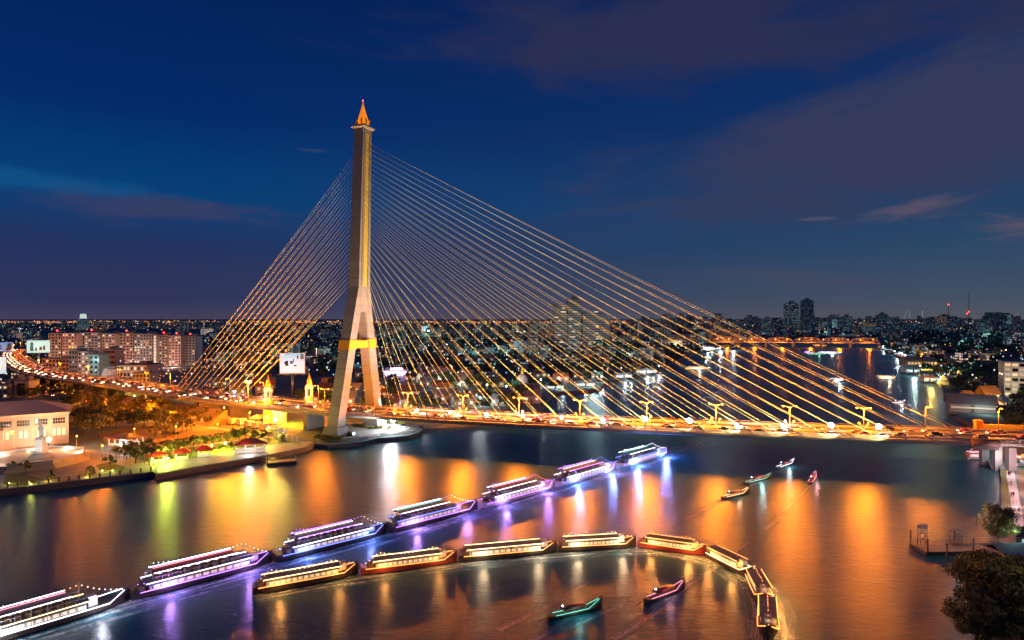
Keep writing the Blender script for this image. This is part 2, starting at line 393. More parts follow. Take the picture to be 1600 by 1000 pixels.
# right bank
sheet('pavement', [(1571, 733), (1584, 733), (1606, 850), (1590, 850)], 'pale_concrete', .02)
strip('lawn', [(1566.5, 733), (1570, 760), (1576, 800), (1584, 848)], 1.6, 'lawn', .12)
sheet('pavement', [(1588, 733), (1700, 733), (1750, 850), (1616, 850)], 'field', .03)
# stepped round landing below the tower
plat = [(505, 684), (520, 689), (545, 690), (575, 686), (596, 681), (618, 679.5), (640, 677), (652, 672), (646, 668), (600, 660), (540, 662), (505, 670)]
def scaled(pts, k):
    P = [Vector(G(*p)[:2]) for p in pts]; c = sum(P, Vector((0, 0)))/len(P); return [Vector((*(c+(p-c)*k), 0)) for p in P]
for i, k in enumerate((1.0, .93, .86)): sheet('landing_steps', scaled(plat, k), 'pale_concrete', .35*(i+1))
# ================================================================== BRIDGE AXIS
CL = [(-900, 1180), (-760, 1000), (-639, 820), (-531, 685), (-417, 556), (-342, 489), (-257, 428), (-209, 390), (-137, 342), (-71.5, 307), (48, 268), (179, 240.5), (290, 221), (400, 205), (520, 190)]
CX = []
for i in range(1, len(CL)-2):
    p0, p1, p2, p3 = [Vector(CL[i+k]) for k in (-1, 0, 1, 2)]
    for k in range(24):
        t = k/24; CX.append(.5*((2*p1)+(-p0+p2)*t+(2*p0-5*p1+4*p2-p3)*t*t+(-p0+3*p1-3*p2+p3)*t**3))
SS = [0]
for i in range(1, len(CX)): SS.append(SS[-1]+(CX[i]-CX[i-1]).length)
i0 = min(range(len(CX)), key=lambda i: (CX[i]-Vector((-71.5, 307))).length); SS = [s-SS[i0] for s in SS]
def BP(s, t=0, z=12.5):
    s = max(SS[0], min(SS[-1]-.01, s)); lo = 0
    hi = len(SS)-1
    while hi-lo > 1:
        mid = (lo+hi)//2
        if SS[mid] <= s: lo = mid
        else: hi = mid
    k = (s-SS[lo])/(SS[hi]-SS[lo]); p = CX[lo].lerp(CX[hi], k)
    a = CX[max(lo-2, 0)]; b = CX[min(hi+2, len(CX)-1)]; u = (b-a).normalized()
    return Vector((p.x-u.y*t, p.y+u.x*t, z))
def BA(s):
    d = BP(s+1)-BP(s-1); return math.atan2(d.y, d.x)
def s_at(px):      # arc position whose axis appears at this bearing
    return min((k*.5 for k in range(int(SS[0]*2), int(SS[-1]*2))), key=lambda s: abs(800+1000*BP(s).x/BP(s).y-px))
SR = s_at(1543); SL = s_at(262)
ZD = 12.5
def sweep(mb, prof, s0, s1, step=6, mi=0, cap=True):
    n = max(1, int((s1-s0)/step)); N = len(prof); vs = []; fs = []
    for i in range(n+1):
        s = s0+(s1-s0)*i/n
        for t, z in prof: vs.append(BP(s, t, z))
    for i in range(n):
        for k in range(N):
            k2 = (k+1) % N; fs.append((i*N+k, (i+1)*N+k, (i+1)*N+k2, i*N+k2))
    if cap: fs += [tuple(range(N)), tuple(n*N+k for k in range(N))[::-1]]
    return mb.add(vs, fs, mi)
def deckset(root, s0, s1, depth=2.2):
    sweep(MB(), [(-13.5, ZD-.5), (-13.2, ZD-1.1), (-8, ZD-depth), (8, ZD-depth), (13.2, ZD-1.1), (13.5, ZD-.5), (13.5, ZD-.05), (-13.5, ZD-.05)][::-1], s0, s1).build('deck', 'concrete', root)
    sweep(MB(), [(-10.2, ZD-.05), (10.2, ZD-.05), (10.2, ZD), (-10.2, ZD)], s0, s1).build('roadway', 'asphalt', root)
    for sg in (-1, 1):
        sweep(MB(), [(sg*10.2, ZD-.05), (sg*10.2, ZD+.18), (sg*13.3, ZD+.18), (sg*13.3, ZD-.05)], s0, s1).build('walkway', 'concrete', root)
        sweep(MB(), [(sg*10.2, ZD+.18), (sg*10.2, ZD+.95), (sg*10.5, ZD+.95), (sg*10.5, ZD+.18)], s0, s1).build('crash_barrier', 'pale_concrete', root)
        r = MB()
        sweep(r, [(sg*13.25, ZD+1.15), (sg*13.25, ZD+1.27), (sg*13.4, ZD+1.27), (sg*13.4, ZD+1.15)], s0, s1)
        sweep(r, [(sg*13.28, ZD+.62), (sg*13.28, ZD+.70), (sg*13.36, ZD+.70), (sg*13.36, ZD+.62)], s0, s1)
        s = s0+1
        while s < s1:
            p = BP(s, sg*13.3, ZD+.65); r.box(p, (.12, .12, 1.0), BA(s)); s += 2.6
        r.build('railing', 'steel_truss', root)
    sweep(MB(), [(-.35, ZD), (-.2, ZD+.8), (.2, ZD+.8), (.35, ZD)], s0, s1).build('median_barrier', 'pale_concrete', root)
    r = MB()
    for t in (-6.7, -3.5, 3.5, 6.7):
        s = s0+2
        while s < s1-4: sweep(r, [(t-.08, ZD), (t-.08, ZD+.006), (t+.08, ZD+.006), (t+.08, ZD)], s, s+3, 3); s += 9
    tag(r.build('lane_markings', 'paint', root), kind='stuff')
bridge = thing('cable_stayed_bridge', 'tall concrete bridge with one A-shaped tower and fans of golden cables over the river', 'bridge', (0, 0, 0))
deckset(bridge, SL+2, SR)
# tower
def frame(s):
    a = BA(s); return Vector((math.cos(a), math.sin(a), 0)), Vector((-math.sin(a), math.cos(a), 0))
U, N_ = frame(0); P0 = BP(0, 0, 0); TA = BA(0)
def TP(u, t, z): return P0+U*u+N_*t+Vector((-3.4*max(0, 150-z)/150, 0, z))
def loft(mb, secs, mi=0):   # secs: (z, u half, t centre, t half)
    vs = []; fs = []
    for z, hu, tc, ht in secs: vs += [TP(-hu, tc-ht, z), TP(hu, tc-ht, z), TP(hu, tc+ht, z), TP(-hu, tc+ht, z)]
    for i in range(len(secs)-1):
        for k in range(4): fs.append((i*4+k, i*4+(k+1) % 4, (i+1)*4+(k+1) % 4, (i+1)*4+k))
    fs += [(3, 2, 1, 0), tuple(len(secs)*4-4+k for k in range(4))]
    return mb.add(vs, fs, mi)
m, nt, b = base('tower_concrete')
tc = nt.new('ShaderNodeTexCoord').outputs['Object']; o = nt.sep(tc)
f = nt.m('ADD', nt.m('MULTIPLY', nt.noise(tc, .15, 4, .6), .6), nt.m('MULTIPLY', nt.noise(tc, 1.3, 4, .6), .4))
jz = nt.m('LESS_THAN', nt.m('FRACT', nt.m('DIVIDE', o[2], 4.2)), .045)
wn = nt.new('ShaderNodeTexWhiteNoise'); wn.noise_dimensions = '1D'; nt.put(wn.inputs['W'], nt.m('FLOOR', nt.m('DIVIDE', o[2], 4.2)))
f = nt.m('MULTIPLY_ADD', wn.outputs['Value'], .25, nt.m('MULTIPLY', f, .9))
cc = nt.mix(f, (.17, .15, .14, 1), (.37, .34, .325, 1)); cc = nt.mix(nt.m('MULTIPLY', jz, .6), cc, (.12, .1, .09, 1))
nt.put(b.inputs['Base Color'], cc); b.inputs['Roughness'].default_value = .75
for sg in (-1, 1):
    loft(MB(), [(1.5, 3.0, sg*16.6, 2.9), (11, 2.8, sg*14.9, 2.7), (44, 2.75, sg*8.0, 2.55), (59.98, 2.75, sg*4.7, 2.5)][::1]).build('tower_leg', 'tower_concrete', bridge)
    loft(MB(), [(1.2, 4.3, sg*16.8, 4.2), (7.5, 3.7, sg*15.7, 3.6)]).build('leg_footing', 'concrete', bridge)
    g = MB(); loft(g, [(42.3, 3.1, sg*8.4, 2.95), (46.8, 3.1, sg*7.5, 2.95)]); g.build('leg_collar', 'gold_paint', bridge)
loft(MB(), [(42.8, 2.2, 0, 5.4), (46.3, 2.2, 0, 4.6)]).build('crossbeam', 'gold_paint', bridge)
loft(MB(), [(60, 2.85, 0, 7.15), (72, 3.0, 0, 4.6), (110, 2.8, 0, 4.0), (147.2, 2.6, 0, 3.4)]).build('tower_column', 'tower_concrete', bridge)
loft(MB(), [(72.2, 3.15, 0, 1.5), (110, 2.95, 0, 1.3), (145, 2.75, 0, 1.1)]).build('anchor_panel', 'yellow_panel', bridge)
for sg in (-1, 1):
    loft(MB(), [(72.2, 3.35, sg*2.6, .2), (146, 2.95, sg*2.2, .2)]).build('edge_rib', 'pale_concrete', bridge)
loft(MB(), [(147.2, 2.9, 0, 3.6), (147.9, 3.9, 0, 4.5), (148.4, 3.9, 0, 4.5)]).build('tower_cap', 'pale_concrete', bridge)
loft(MB(), [(148.4, 3.5, 0, 3.5), (149.4, 2.7, 0, 2.7)]).build('cap_base', 'roof_brown', bridge)
sp = MB().lathe([(2.3, 0), (2.9, .8), (2.7, 2.0), (2.0, 4.2), (1.3, 6.4), (.7, 8.6), (.2, 10.4), (.12, 11.4)], 12)
spire = sp.build('spire', 'spire_glow', bridge, P0+Vector((0, 0, 149.4)))
for i in range(8):
    a = i*PI/4; p = MB()
    p.tube([(2.9*math.cos(a), 2.9*math.sin(a), .2), (3.2*math.cos(a), 3.2*math.sin(a), 1.6), (2.3*math.cos(a), 2.3*math.sin(a), 3.4)], [.5, .55, .08], 5)
    p.build('petal', 'gold', spire)
MB().lathe([(.12, 0), (.35, .5), (.12, .9)], 8).build('beacon', 'bulb_red', spire, (0, 0, 11.4))
# cables
def cable(a, b, sag):
    pts = []
    for i in range(11):
        k = i/10; p = a.lerp(b, k); p.z -= sag*4*k*(1-k); pts.append(p)
    return MB().tube(pts, .072, 5).build('cable', 'cable_gold', bridge)
NC = 28
for i in range(NC):
    k = i/(NC-1); zt = 76+(141-76)*k**.93; sd = 15+(SR-21)*k
    for sg in (-1, 1):
        a = TP(2.3, sg*1.2, zt); bq = BP(sd, sg*12.2, ZD+.2); cable(a, bq, (bq-a).length*.008)
        d = (a-bq).normalized(); MB().tube([bq, bq+d*3.2], .26, 6).build('cable_socket', 'dark_metal', bridge)
    zt = 76+(138-76)*k; sd = s_at(378)+(SL+6-s_at(378))*k
    a = TP(-2.3, .0, zt); bq = BP(sd, -1.0+2*(i % 2), ZD+.6); cable(a, bq, (bq-a).length*.006)
# anchor block at the land end and end pier
p = BP(SL+4, 0, ZD+1.5); MB().box((0, 0, 0), (9, 3, 3), 0, 0, .35).build('anchor_block', 'gold_paint', bridge, p, BA(SL+4))
for tt in (-9, 0, 9): MB().box((0, 0, 0), (2.4, 2.6, 11.5)).build('end_pier', 'pale_concrete', bridge, BP(SR+3, tt, 4.5), BA(SR))
# approach viaducts
va = thing('viaduct', 'long curving elevated road leading left from the bridge into the city', 'viaduct')
deckset(va, SS[0]+1, SL+2)
for s in range(int(SL)-560, int(SL), 32):
    MB().box((0, 0, 5.2), (2.4, 12, 10.4)).build('pier', 'concrete', va, BP(s, 0, 0), BA(s))
for s in (-118, -88, -58, -30):
    MB().box((0, 0, 5.2), (2.4, 12, 10.2)).build('bridge_pier', 'concrete', bridge, BP(s, 0, 0), BA(s))
vb = thing('viaduct', 'short elevated road behind a lit wall at the right end of the bridge', 'viaduct')
deckset(vb, SR+.02, SS[-1]-2)
MB().box((0, 0, 1.3), (46, .5, 2.6)).build('lit_wall', 'yellow_panel', vb, BP(SR+28, 13.9, ZD), BA(SR+28))
MB().box((0, 0, 2.1), (2.4, 2.4, 4.2)).build('end_pillar', 'gold_paint', vb, BP(SR+3, 13.3, ZD), BA(SR))
k = thing('stair_shelter', 'small dark arched shelter over the stairs at the near end of the bridge', 'shelter', BP(SR-8, -14.8, ZD-2.2), BA(SR))
MB().box((0, 0, 1.2), (7.6, 2.4, 2.4)).build('wall', 'dark_concrete', k)
q = MB().lathe([(1.5, -4.2), (1.5, 4.2)], 12).build('arched_roof', 'roof_brown', k); q.rotation_euler = (0, PI/2, 0); q.location = (0, 0, 2.3)
# planted embankment below the near side of the left approach
e = MB(); sweep(e, [(-13.9, 2), (-13.9, 9.4), (-15, 9.4), (-25, 2.05)], s_at(222), s_at(392)); tag(e.build('embankment', 'field'), kind='structure')
for px_ in (225, 255, 285, 315, 345, 375, 400): lamp(BP(s_at(px_), -29, 9), SOD, 13000, .4)
# ---- street lamps with two arms
def arm_lamp(two=True, h=8.7, label='', name='street_lamp'):
    t = thing(name, label, 'street lamp')
    MB().tube([(0, 0, 0), (0, 0, h-.9)], [.19, .11], 7).build('pole', 'white_metal', t)
    for sg in ((-1, 1) if two else (1,)):
        MB().tube([(0, 0, h-1), (.35*sg, 0, h-.35), (1.1*sg, 0, h), (2.1*sg, 0, h+.12)], .08, 5).build('arm', 'white_metal', t)
        hd = MB().box((0, 0, 0), (1.1, .42, .22), 0, 0, .7).build('lamp_head', 'white_metal', t, (2.4*sg, 0, h+.2))
        MB().lathe([(.1, -.3), (.34, -.12), (.34, .1)], 8).build('bulb', 'bulb_sodium', hd, (0, 0, -.1))
    return t
al = arm_lamp()
for sg in (-1, 1):
    MB().tube([(0, 0, .4), (1.5*sg, .2, 2.5)], .14, 5).build('brace', 'white_metal', al)
    MB().box((1.6*sg, .2, 2.8), (.9, .12, .9), .3*sg).build('flag', 'white_wall', al)
lx = [507, 637, 724, 811, 906, 1011, 1118, 1234, 1349]
ordn = ['first', 'second', 'third', 'fourth', 'fifth', 'sixth', 'seventh', 'eighth', 'ninth', 'tenth', 'eleventh', 'twelfth', 'thirteenth', 'fourteenth', 'fifteenth', 'sixteenth', 'seventeenth', 'eighteenth']
for i, px in enumerate(lx):
    s = s_at(px); p = BP(s, 0, ZD+.8)
    inst(al, p, BA(s), None, f'{ordn[i]} two-armed orange lamp on the bridge median, counted from the left', 'two-armed lamps on the bridge')
    lamp(BP(s, -2.4, ZD+9.4), SOD, 14000 if px == 507 else 72000, .6)
    lamp(BP(s, 2.4, ZD+9.4), SOD, 9000, .5)
sl = arm_lamp(False, 9.0)
for j, (px, tt) in enumerate(((1467, 11.8), (1591, 13), (390, 9), (468, 12.6), (553, 12.6), (330, 11.5), (240, 10))):
    s = s_at(px); p = BP(s, tt, ZD+.2)
    inst(sl, p, BA(s)-PI/2, None, ['single orange lamp beside the outermost cables at the right end', 'single orange lamp beyond the end pillar at the right edge', 'single orange lamp above the parked trucks on the left span', 'curved grey lamp beside the gold-tipped tower', 'curved grey lamp in the gap between the tower legs', 'single orange lamp behind the back cables', 'single orange lamp past the golden cable anchor'][j], 'single-armed lamps along the deck')
    lamp(p+Vector((0, 0, 9.1)), SOD, 38000, .5)
s = SL-30; j = 0
while s > SS[0]+40:
    inst(al, BP(s, 0, ZD+.8), BA(s), None, 'two-armed orange lamp on the far curving viaduct', 'lamps on the far viaduct'); lamp(BP(s, 0, ZD+10), SOD, 22000, .5); s -= 42+j*6; j += 1
# ---- white floodlights
def floodlight():
    t = thing('floodlight', '', 'floodlight')
    MB().tube([(0, 0, 0), (0, 0, 1.3)], .09, 6).build('post', 'grey_metal', t)
    MB().lathe([(.25, -.35), (.6, 0), (.66, .3)], 10).build('housing', 'grey_metal', t, (0, 0, 1.5)).rotation_euler = (rad(62), 0, 0)
    MB().lathe([(.2, -.05), (.62, 0), (.45, .14), (.1, .2)], 10).build('lens', 'bulb_white', t, (0, -.27, 1.66)).rotation_euler = (rad(62), 0, 0)
    return t
fl = floodlight()
fx = [340, 388, 460, 655, 707, 763, 820, 879, 943, 1008, 1077, 1150, 1222, 1295, 1369]
for i, px in enumerate(fx):
    s = s_at(px); p = BP(s, -2.2 if px > 600 else 11, ZD)
    inst(fl, p, BA(s), 1.8 if px in (1077, 1295, 1008, 1369) else 1.2, f'{ordn[i]} white floodlight along the bridge deck, counted from the left', 'white floodlights on the deck')
    if px > 600:
        for tt, e in ((-14.4, 36000 if s > 60 else 9000), (13.9, 22000 if s > 60 else 7000)):
            q = BP(s, tt, ZD+1.0)
            lamp(q, (1, .86, .38), e*(1+.0022*max(0, s)), .6, None, 'SPOT', TP(s*.45, tt*.15, 12+(1-s/SR)*60+50), 110, .9)
        lamp(p+Vector((0, -1.2, 2.8)), (.75, .88, 1), 9000, .5, None, 'SPOT', BP(s, 6, ZD-2), 130, .8)
    else:
        lamp(p+Vector((0, -1, 2.5)), (.9, .95, 1), 2600, .5)
for s in (-125, -100, -70, -45):
    lamp(BP(s, -14.5, ZD+1), (1, .84, .4), 21000, .6, None, 'SPOT', TP(s*.5, 0, 95), 110, .9)
# tower lighting
lamp(TP(46, -2, 15), (1, .92, .95), 210000, 1.0, None, 'SPOT', TP(2, 0, 62), 70, .9)
lamp(TP(30, -2, 15), (1, .9, .8), 50000, .8, None, 'SPOT', TP(2, 0, 120), 40, .9)
lamp(TP(20, -17, 4), (1, .93, .92), 26000, .8, None, 'SPOT', TP(2, -8, 36), 90, .8)
lamp(TP(20, 20, 4), (1, .93, .92), 26000, .8, None, 'SPOT', TP(2, 8, 36), 90, .8)
lamp(TP(-6, -58, 5), (1, .58, .4), 14000, 1.2, None, 'SPOT', TP(0, -3, 84), 90, .8)
lamp(TP(9, 14.5, 5.0), (.85, .93, 1), 24000, .8); lamp(TP(17, 4, 7.0), (.9, .92, 1), 12000, 1.6)
for i, (u, t_) in enumerate(((11, 16), (9, -14))):
    f = inst(fl, TP(u, t_, 2.9), TA, 2.2 if i == 0 else 1.0, ['large white floodlight on the round landing beside the far tower footing', 'white floodlight on the landing beside the near tower footing'][i])
for u, t_ in ((0, -6), (0, 6), (6, 0), (-6, 0)):
    lamp(TP(u*.9, t_*.9, 150.5), (1, .35, .03), 90, .3)
# ================================================================== TREES
def tree_proto(seed, h=9., cr=4.0, nclump=16, leaves=60, ls=.55, mat='leaf', name='tree', label='', cat='tree'):
    r = random.Random(seed); t = thing(name, label, cat)
    tb = MB(); th = h*.36
    tb.tube([(0, 0, 0), (.1, .05, th*.5), (0, .1, th)], [h*.035, h*.026, h*.02], 7)
    for k in range(5 if nclump < 40 else 11):
        a = k*1.26+r.random(); L = cr*(.7 if nclump < 40 else r.uniform(.6, 1.0))
        tb.tube([(0, .1, th*.9), (math.cos(a)*L*.5, math.sin(a)*L*.5, th+h*.14), (math.cos(a)*L, math.sin(a)*L, th+h*.3)], [h*.017, h*.011, h*.004], 5)
    tb.build('trunk', 'trunk', t)
    cb = MB(); zc = h*.66
    for i in range(nclump):
        a = r.uniform(0, 2*PI); q = r.random()**.55; zz = r.uniform(-1, 1)
        rr = cr*q*math.sqrt(max(0, 1-zz*zz*.8)); c = Vector((math.cos(a)*rr, math.sin(a)*rr, zc+zz*h*.27)); cl = cr*r.uniform(*((.25, .42) if nclump < 40 else (.13, .34)))
        for j in range(leaves):
            d = Vector((r.gauss(0, 1), r.gauss(0, 1), r.gauss(0, .8))).normalized()*cl*r.uniform(.55, 1.05)
            p = c+d; s = ls*r.uniform(.6, 1.3)
            u = Vector((r.gauss(0, 1), r.gauss(0, 1), r.gauss(0, .5))).normalized(); v = u.cross(d+Vector((0, 0, .3))).normalized()
            cb.add([p-u*s, p+v*s*.6, p+u*s, p-v*s*.6], [(0, 1, 2, 3)])
    cb.build('crown', mat, t); return t
tp = [tree_proto(1, 8.5, 4.2, 18, 55), tree_proto(2, 7.5, 3.6, 15, 50), tree_proto(3, 9.5, 4.6, 22, 50), tree_proto(4, 4.5, 2.0, 9, 40, .4)]
tpd = [tree_proto(5, 10, 5, 20, 34, .95, 'leaf_dark'), tree_proto(6, 12, 6, 22, 34, 1.1, 'leaf_dark')]
def plant(px, py, proto, sc, label, group, jit=0):
    g = G(px+R.uniform(-jit, jit), py)
    return inst(proto, g, R.uniform(0, 6.28), (sc*R.uniform(.9, 1.1), sc*R.uniform(.9, 1.1), sc*R.uniform(.88, 1.12)), label, group)
LBL = 'broad green tree lit orange among others between bank building and elevated road'
for px, py in [(108, 640), (125, 636), (140, 632), (118, 652), (135, 650), (155, 645), (172, 640), (190, 638), (150, 660), (168, 656), (186, 652), (205, 646), (222, 644), (240, 642), (200, 660), (218, 658), (235, 655), (250, 650), (262, 655), (270, 660), (246, 664), (228, 668), (206, 668), (180, 668), (160, 672), (140, 668), (124, 664), (130, 680), (150, 684), (110, 622), (122, 616), (138, 616), (150, 622), (168, 624), (184, 628), (100, 612), (60, 618), (48, 625), (35, 622), (88, 610), (66, 606), (255, 668)]:
    plant(px, py, R.choice(tp[:3]), R.uniform(.8, 1.2), LBL, 'trees behind the riverside park', 4)
for k, (px, py) in enumerate([(247, 681), (257, 684), (266, 681), (275, 677), (284, 676), (293, 674), (240, 687), (300, 673)]):
    plant(px, py, tp[3], 1.2, 'small tree growing on the orange lit park ground', 'small park trees', 2)
for px, py in [(185, 716), (196, 718), (205, 715), (215, 719), (224, 716), (232, 720), (240, 715), (222, 706), (232, 703), (248, 712), (258, 708), (268, 712), (278, 706), (290, 706), (300, 702), (312, 702), (322, 699), (334, 698), (345, 696), (356, 695), (366, 693), (376, 692), (386, 690), (396, 692), (408, 690), (418, 689), (212, 724), (252, 719), (270, 717)]:
    plant(px, py, tp[3], R.uniform(.9, 1.35), 'round small green tree in the row behind the riverside pavilions', 'small trees behind the pavilions', 3)
for px, py in [(345, 706), (385, 699), (300, 711), (362, 703), (440, 690), (330, 709)]:
    plant(px, py, tp[3], .7, 'slender young tree on the pale promenade paving', 'promenade saplings', 1)
for px, py, sc in [(172, 731, .95), (40, 738, .8), (20, 736, .8)]:
    plant(px, py, tp[3], sc, 'clipped bush tree on a plaza lawn near the quay', 'plaza bushes', 0)
# shrubs on the landing
sh = thing('shrub', '', 'shrub'); cb = MB(); r = random.Random(4)
for j in range(220):
    p = Vector((r.gauss(0, .7), r.gauss(0, .5), abs(r.gauss(.4, .35)))); u = Vector((r.gauss(0, 1), r.gauss(0, 1), r.gauss(0, 1))).normalized(); v = u.cross(Vector((.2, .3, 1))).normalized()
    cb.add([p-u*.3, p+v*.16, p+u*.3, p-v*.16], [(0, 1, 2, 3)])
cb.build('foliage', 'leaf', sh); MB().tube([(0, 0, -.1), (0, 0, .5)], .06, 5).build('stem', 'trunk', sh)
for i in range(46):
    if i < 22: g = TP(R.uniform(-8, 8), -16.8+R.choice((-1, 1))*R.uniform(4.5, 6.5), 3.0)
    else: g = TP(R.uniform(-8, 16), 16+R.choice((-1, 1))*R.uniform(5, 9), 3.0)
    inst(sh, g, R.uniform(0, 6), 1.3, 'leafy low shrub in the planting around a tower footing', 'shrubs around the tower footings')
for i in range(60):
    s_ = s_at(225)+(s_at(390)-s_at(225))*(i+.5)/60; t_ = R.uniform(-23, -16); inst(sh, BP(s_, t_, 2.1+(t_+25)*.72), R.uniform(0, 6), 1.5, 'leafy shrub on the orange-lit slope below the left approach', 'shrubs on the approach slope')
# clipped hedges in the park
for k, (a, b) in enumerate([((235, 695), (262, 691)), ((272, 690), (298, 686)), ((305, 685), (330, 682)), ((335, 681), (356, 678)), ((205, 700), (228, 697)), ((262, 698), (290, 693)), ((250, 676), (280, 679))]):
    A, B = G(*a), G(*b); L = (B-A).length; h = MB(); r = random.Random(k)
    for i in range(int(L*30)):
        p = A.lerp(B, r.random())+Vector((r.gauss(0, .3), r.gauss(0, .3), r.uniform(0, 1))); u = Vector((r.gauss(0, 1), r.gauss(0, 1), r.gauss(0, 1))).normalized(); v = u.cross(Vector((.2, .3, 1))).normalized()
        h.add([p-u*.35, p+v*.2, p+u*.35, p-v*.2], [(0, 1, 2, 3)])
    tag(h.build('hedge', 'leaf_dark'), 'low dark hedge strip on the orange park ground', 'hedge', 'hedges in the park')
# ================================================================== BANK BUILDING
def dirang(a, b): d = b-a; return math.atan2(d.y, d.x)
A = G(106, 692); A.z = 2; fa = rad(216)      # facade runs from its right corner towards the left edge
bk = thing('bank_building', 'long cream two-storey hall with slate hipped roof and glowing arched windows', 'building', A, fa+PI)
# local: x negative along facade, y positive = depth (away), facade at y=0
Lb, Db, Hb = 62., 26., 13.5
MB().box((-Lb/2, Db/2, 6.5), (Lb, Db, 13.0)).build('wall', 'pink_wall', bk)
MB().box((-Lb/2, Db/2, 13.4), (Lb+1.4, Db+1.4, .8)).build('cornice', 'cream_wall', bk)
MB().box((-Lb/2, -.1, 7.5), (Lb, .5, .5)).build('belt_course', 'cream_wall', bk)
MB().hip((-Lb/2, Db/2, 13.9), Db, Lb, 4.6, 1.4, 0, 0, Lb-22).build('roof', 'roof_slate', bk)
def archwin(w, h, parent, loc, mat='lit_window', fr='cream_wall'):
    n = 8; pts = [(-w/2, 0)]+[(w/2*math.cos(PI-PI*k/n), h-w/2+w/2*math.sin(PI*k/n)) for k in range(n+1)]+[(w/2, 0)]
    b = MB(); N = len(pts)
    b.add([(x, -.08, z) for x, z in pts]+[(x, .1, z) for x, z in pts], [tuple(range(N))]+[(i, (i+1) % N, N+(i+1) % N, N+i) for i in range(N)])
    o = b.build('arched_window', mat, parent, loc)
    f = MB()
    f.tube([(x*1.08, -.12, z*1.03) for x, z in pts], .09, 4)
    f.box((0, -.12, h*.5), (.07, .05, h)); f.box((0, -.12, h*.55), (w, .05, .07)); f.build('frame', fr, o)
    return o
for k in range(7):
    x0 = -3.2-k*6.2
    n = 3 if k == 0 else 2
    if k != 4:
        for j in range(n): archwin(1.35, 3.2, bk, (x0-(j-(n-1)/2)*1.75, -.15, 3.8))
    wdw = MB().box((0, 0, 0), (4.4, .25, 2.6)).build('window', 'glass_dark', bk, (x0, -.12, 10.2))
    f = MB()
    for j in range(6): f.box((-2.2+j*.88, -.16, 0), (.09, .08, 2.6))
    for zz in (-1.3, 0, 1.3): f.box((0, -.16, zz), (4.5, .1, .1))
    f.build('frame', 'cream_wall', wdw)
    MB().box((0, -.2, 6.5), (.7, .5, 12.6)).build('pilaster', 'cream_wall', bk, (x0+3.1, 0, 0))
pt = MB().box((0, -2.2, 3.9), (10.5, 4.4, 7.8)).build('porch', 'pink_wall', bk, (-27.5, 0, 0))
MB().box((0, -2.2, 8.0), (11, 4.9, .5)).build('porch_cornice', 'cream_wall', pt)
archwin(5.2, 5.2, pt, (0, -4.5, .2), 'glass_dark')
lamp(A+Vector((-6, -14, 5)), (1, .55, .4), 1200, .8)
hm = thing('high_mast_lamp', 'added floodlight mast outside the view, lighting the bank building roof', 'lamp', Vector((-232, 248, 2)))  # unseen mast, added to brighten the bank roof from above
MB().tube([(0, 0, 0), (0, 0, 30)], [.3, .14], 7).build('pole', 'grey_metal', hm); MB().box((0, 0, 30.2), (2.4, .5, .5)).build('lamp_head', 'bulb_yellow', hm)
lamp((-232, 248, 33.5), (1, .5, .34), 32000, .8)
lamp(A+Vector((-24, -24, 5)), (1, .6, .42), 1500, .8)
# ================================================================== MONUMENT PLAZA
C = G(52, 722)
mp = thing('monument_plaza', 'raised eight-sided stone terrace with brightly lit rim around the statue', 'terrace', C)
def ngon(r, n=8, rot=.2): return [(r*math.cos(2*PI*i/n+rot), r*math.sin(2*PI*i/n+rot)) for i in range(n)]
for i, (r_, z0, z1) in enumerate(((19.6, 0, .5), (18.9, .5, 1.0), (18.2, 1.0, 1.5), (17.5, 1.5, 2.0))):
    MB().prism(ngon(r_), z0, z1).build('step', 'stone', mp)
O, I = ngon(17.4), ngon(16.7)
for i in range(8):
    j = (i+1) % 8
    if i == 5: continue
    MB().prism([O[i], O[j], I[j], I[i]], 2.0, 2.9).build('rim_wall', 'pale_concrete', mp)
st = thing('statue', 'white stone figure on tall pedestal in the middle of the lit terrace', 'statue', C+Vector((3, 0, 2)))
MB().prism(ngon(4.2), 0, .8).prism(ngon(3.4), .8, 1.4).build('plinth', 'pale_concrete', st)
MB().box((0, 0, 3.9), (3.2, 3.2, 5.0), 0, 0, .8).box((0, 0, 6.7), (3.4, 3.4, .5)).box((0, 0, 7.3), (2.5, 2.5, .6)).build('pedestal', 'pale_concrete', st)
sk = bpy.data.meshes.new('figure')
V = [(0, 0, 2.6), (0, 0, 3.4), (0, 0, 4.1), (0, 0, 4.35), (0, -.04, 4.75), (-.62, 0, 4.0), (-.85, -.1, 3.2), (-.7, -.5, 2.6), (.62, 0, 4.0), (.9, 0, 3.2), (.85, -.2, 2.4), (-.3, 0, 2.3), (-.34, -.05, 1.2), (-.35, 0, .1), (.3, 0, 2.3), (.36, .05, 1.2), (.38, 0, .1), (0, 0, 5.15)]
E = [(0, 1), (1, 2), (2, 3), (3, 4), (2, 5), (5, 6), (6, 7), (2, 8), (8, 9), (9, 10), (0, 11), (11, 12), (12, 13), (0, 14), (14, 15), (15, 16), (4, 17)]
RR = [.75, .7, .8, .28, .45, .4, .32, .2, .4, .32, .2, .55, .5, .45, .55, .5, .45, .25]
sk.from_pydata([(x, y, z+7.6) for x, y, z in V], E, []); fo = link('figure', sk, st); sk.materials.append(MATS['pale_concrete'])
mod = fo.modifiers.new('skin', 'SKIN'); sv = sk.skin_vertices[0].data
for i, r_ in enumerate(RR): sv[i].radius = (r_, r_)
sv[0].use_root = True; fo.modifiers.new('sub', 'SUBSURF').levels = 1
def spotlight_post(loc, label, mat='bulb_yellow', h=1.0, sc=1.0):
    t = thing('ground_floodlight', label, 'floodlight', loc)
    MB().tube([(0, 0, 0), (0, 0, h)], .08*sc, 6).build('post', 'dark_metal', t)
    MB().ico((0, 0, h+.3*sc), .42*sc, 0, 8, 5).build('lens', mat, t); return t
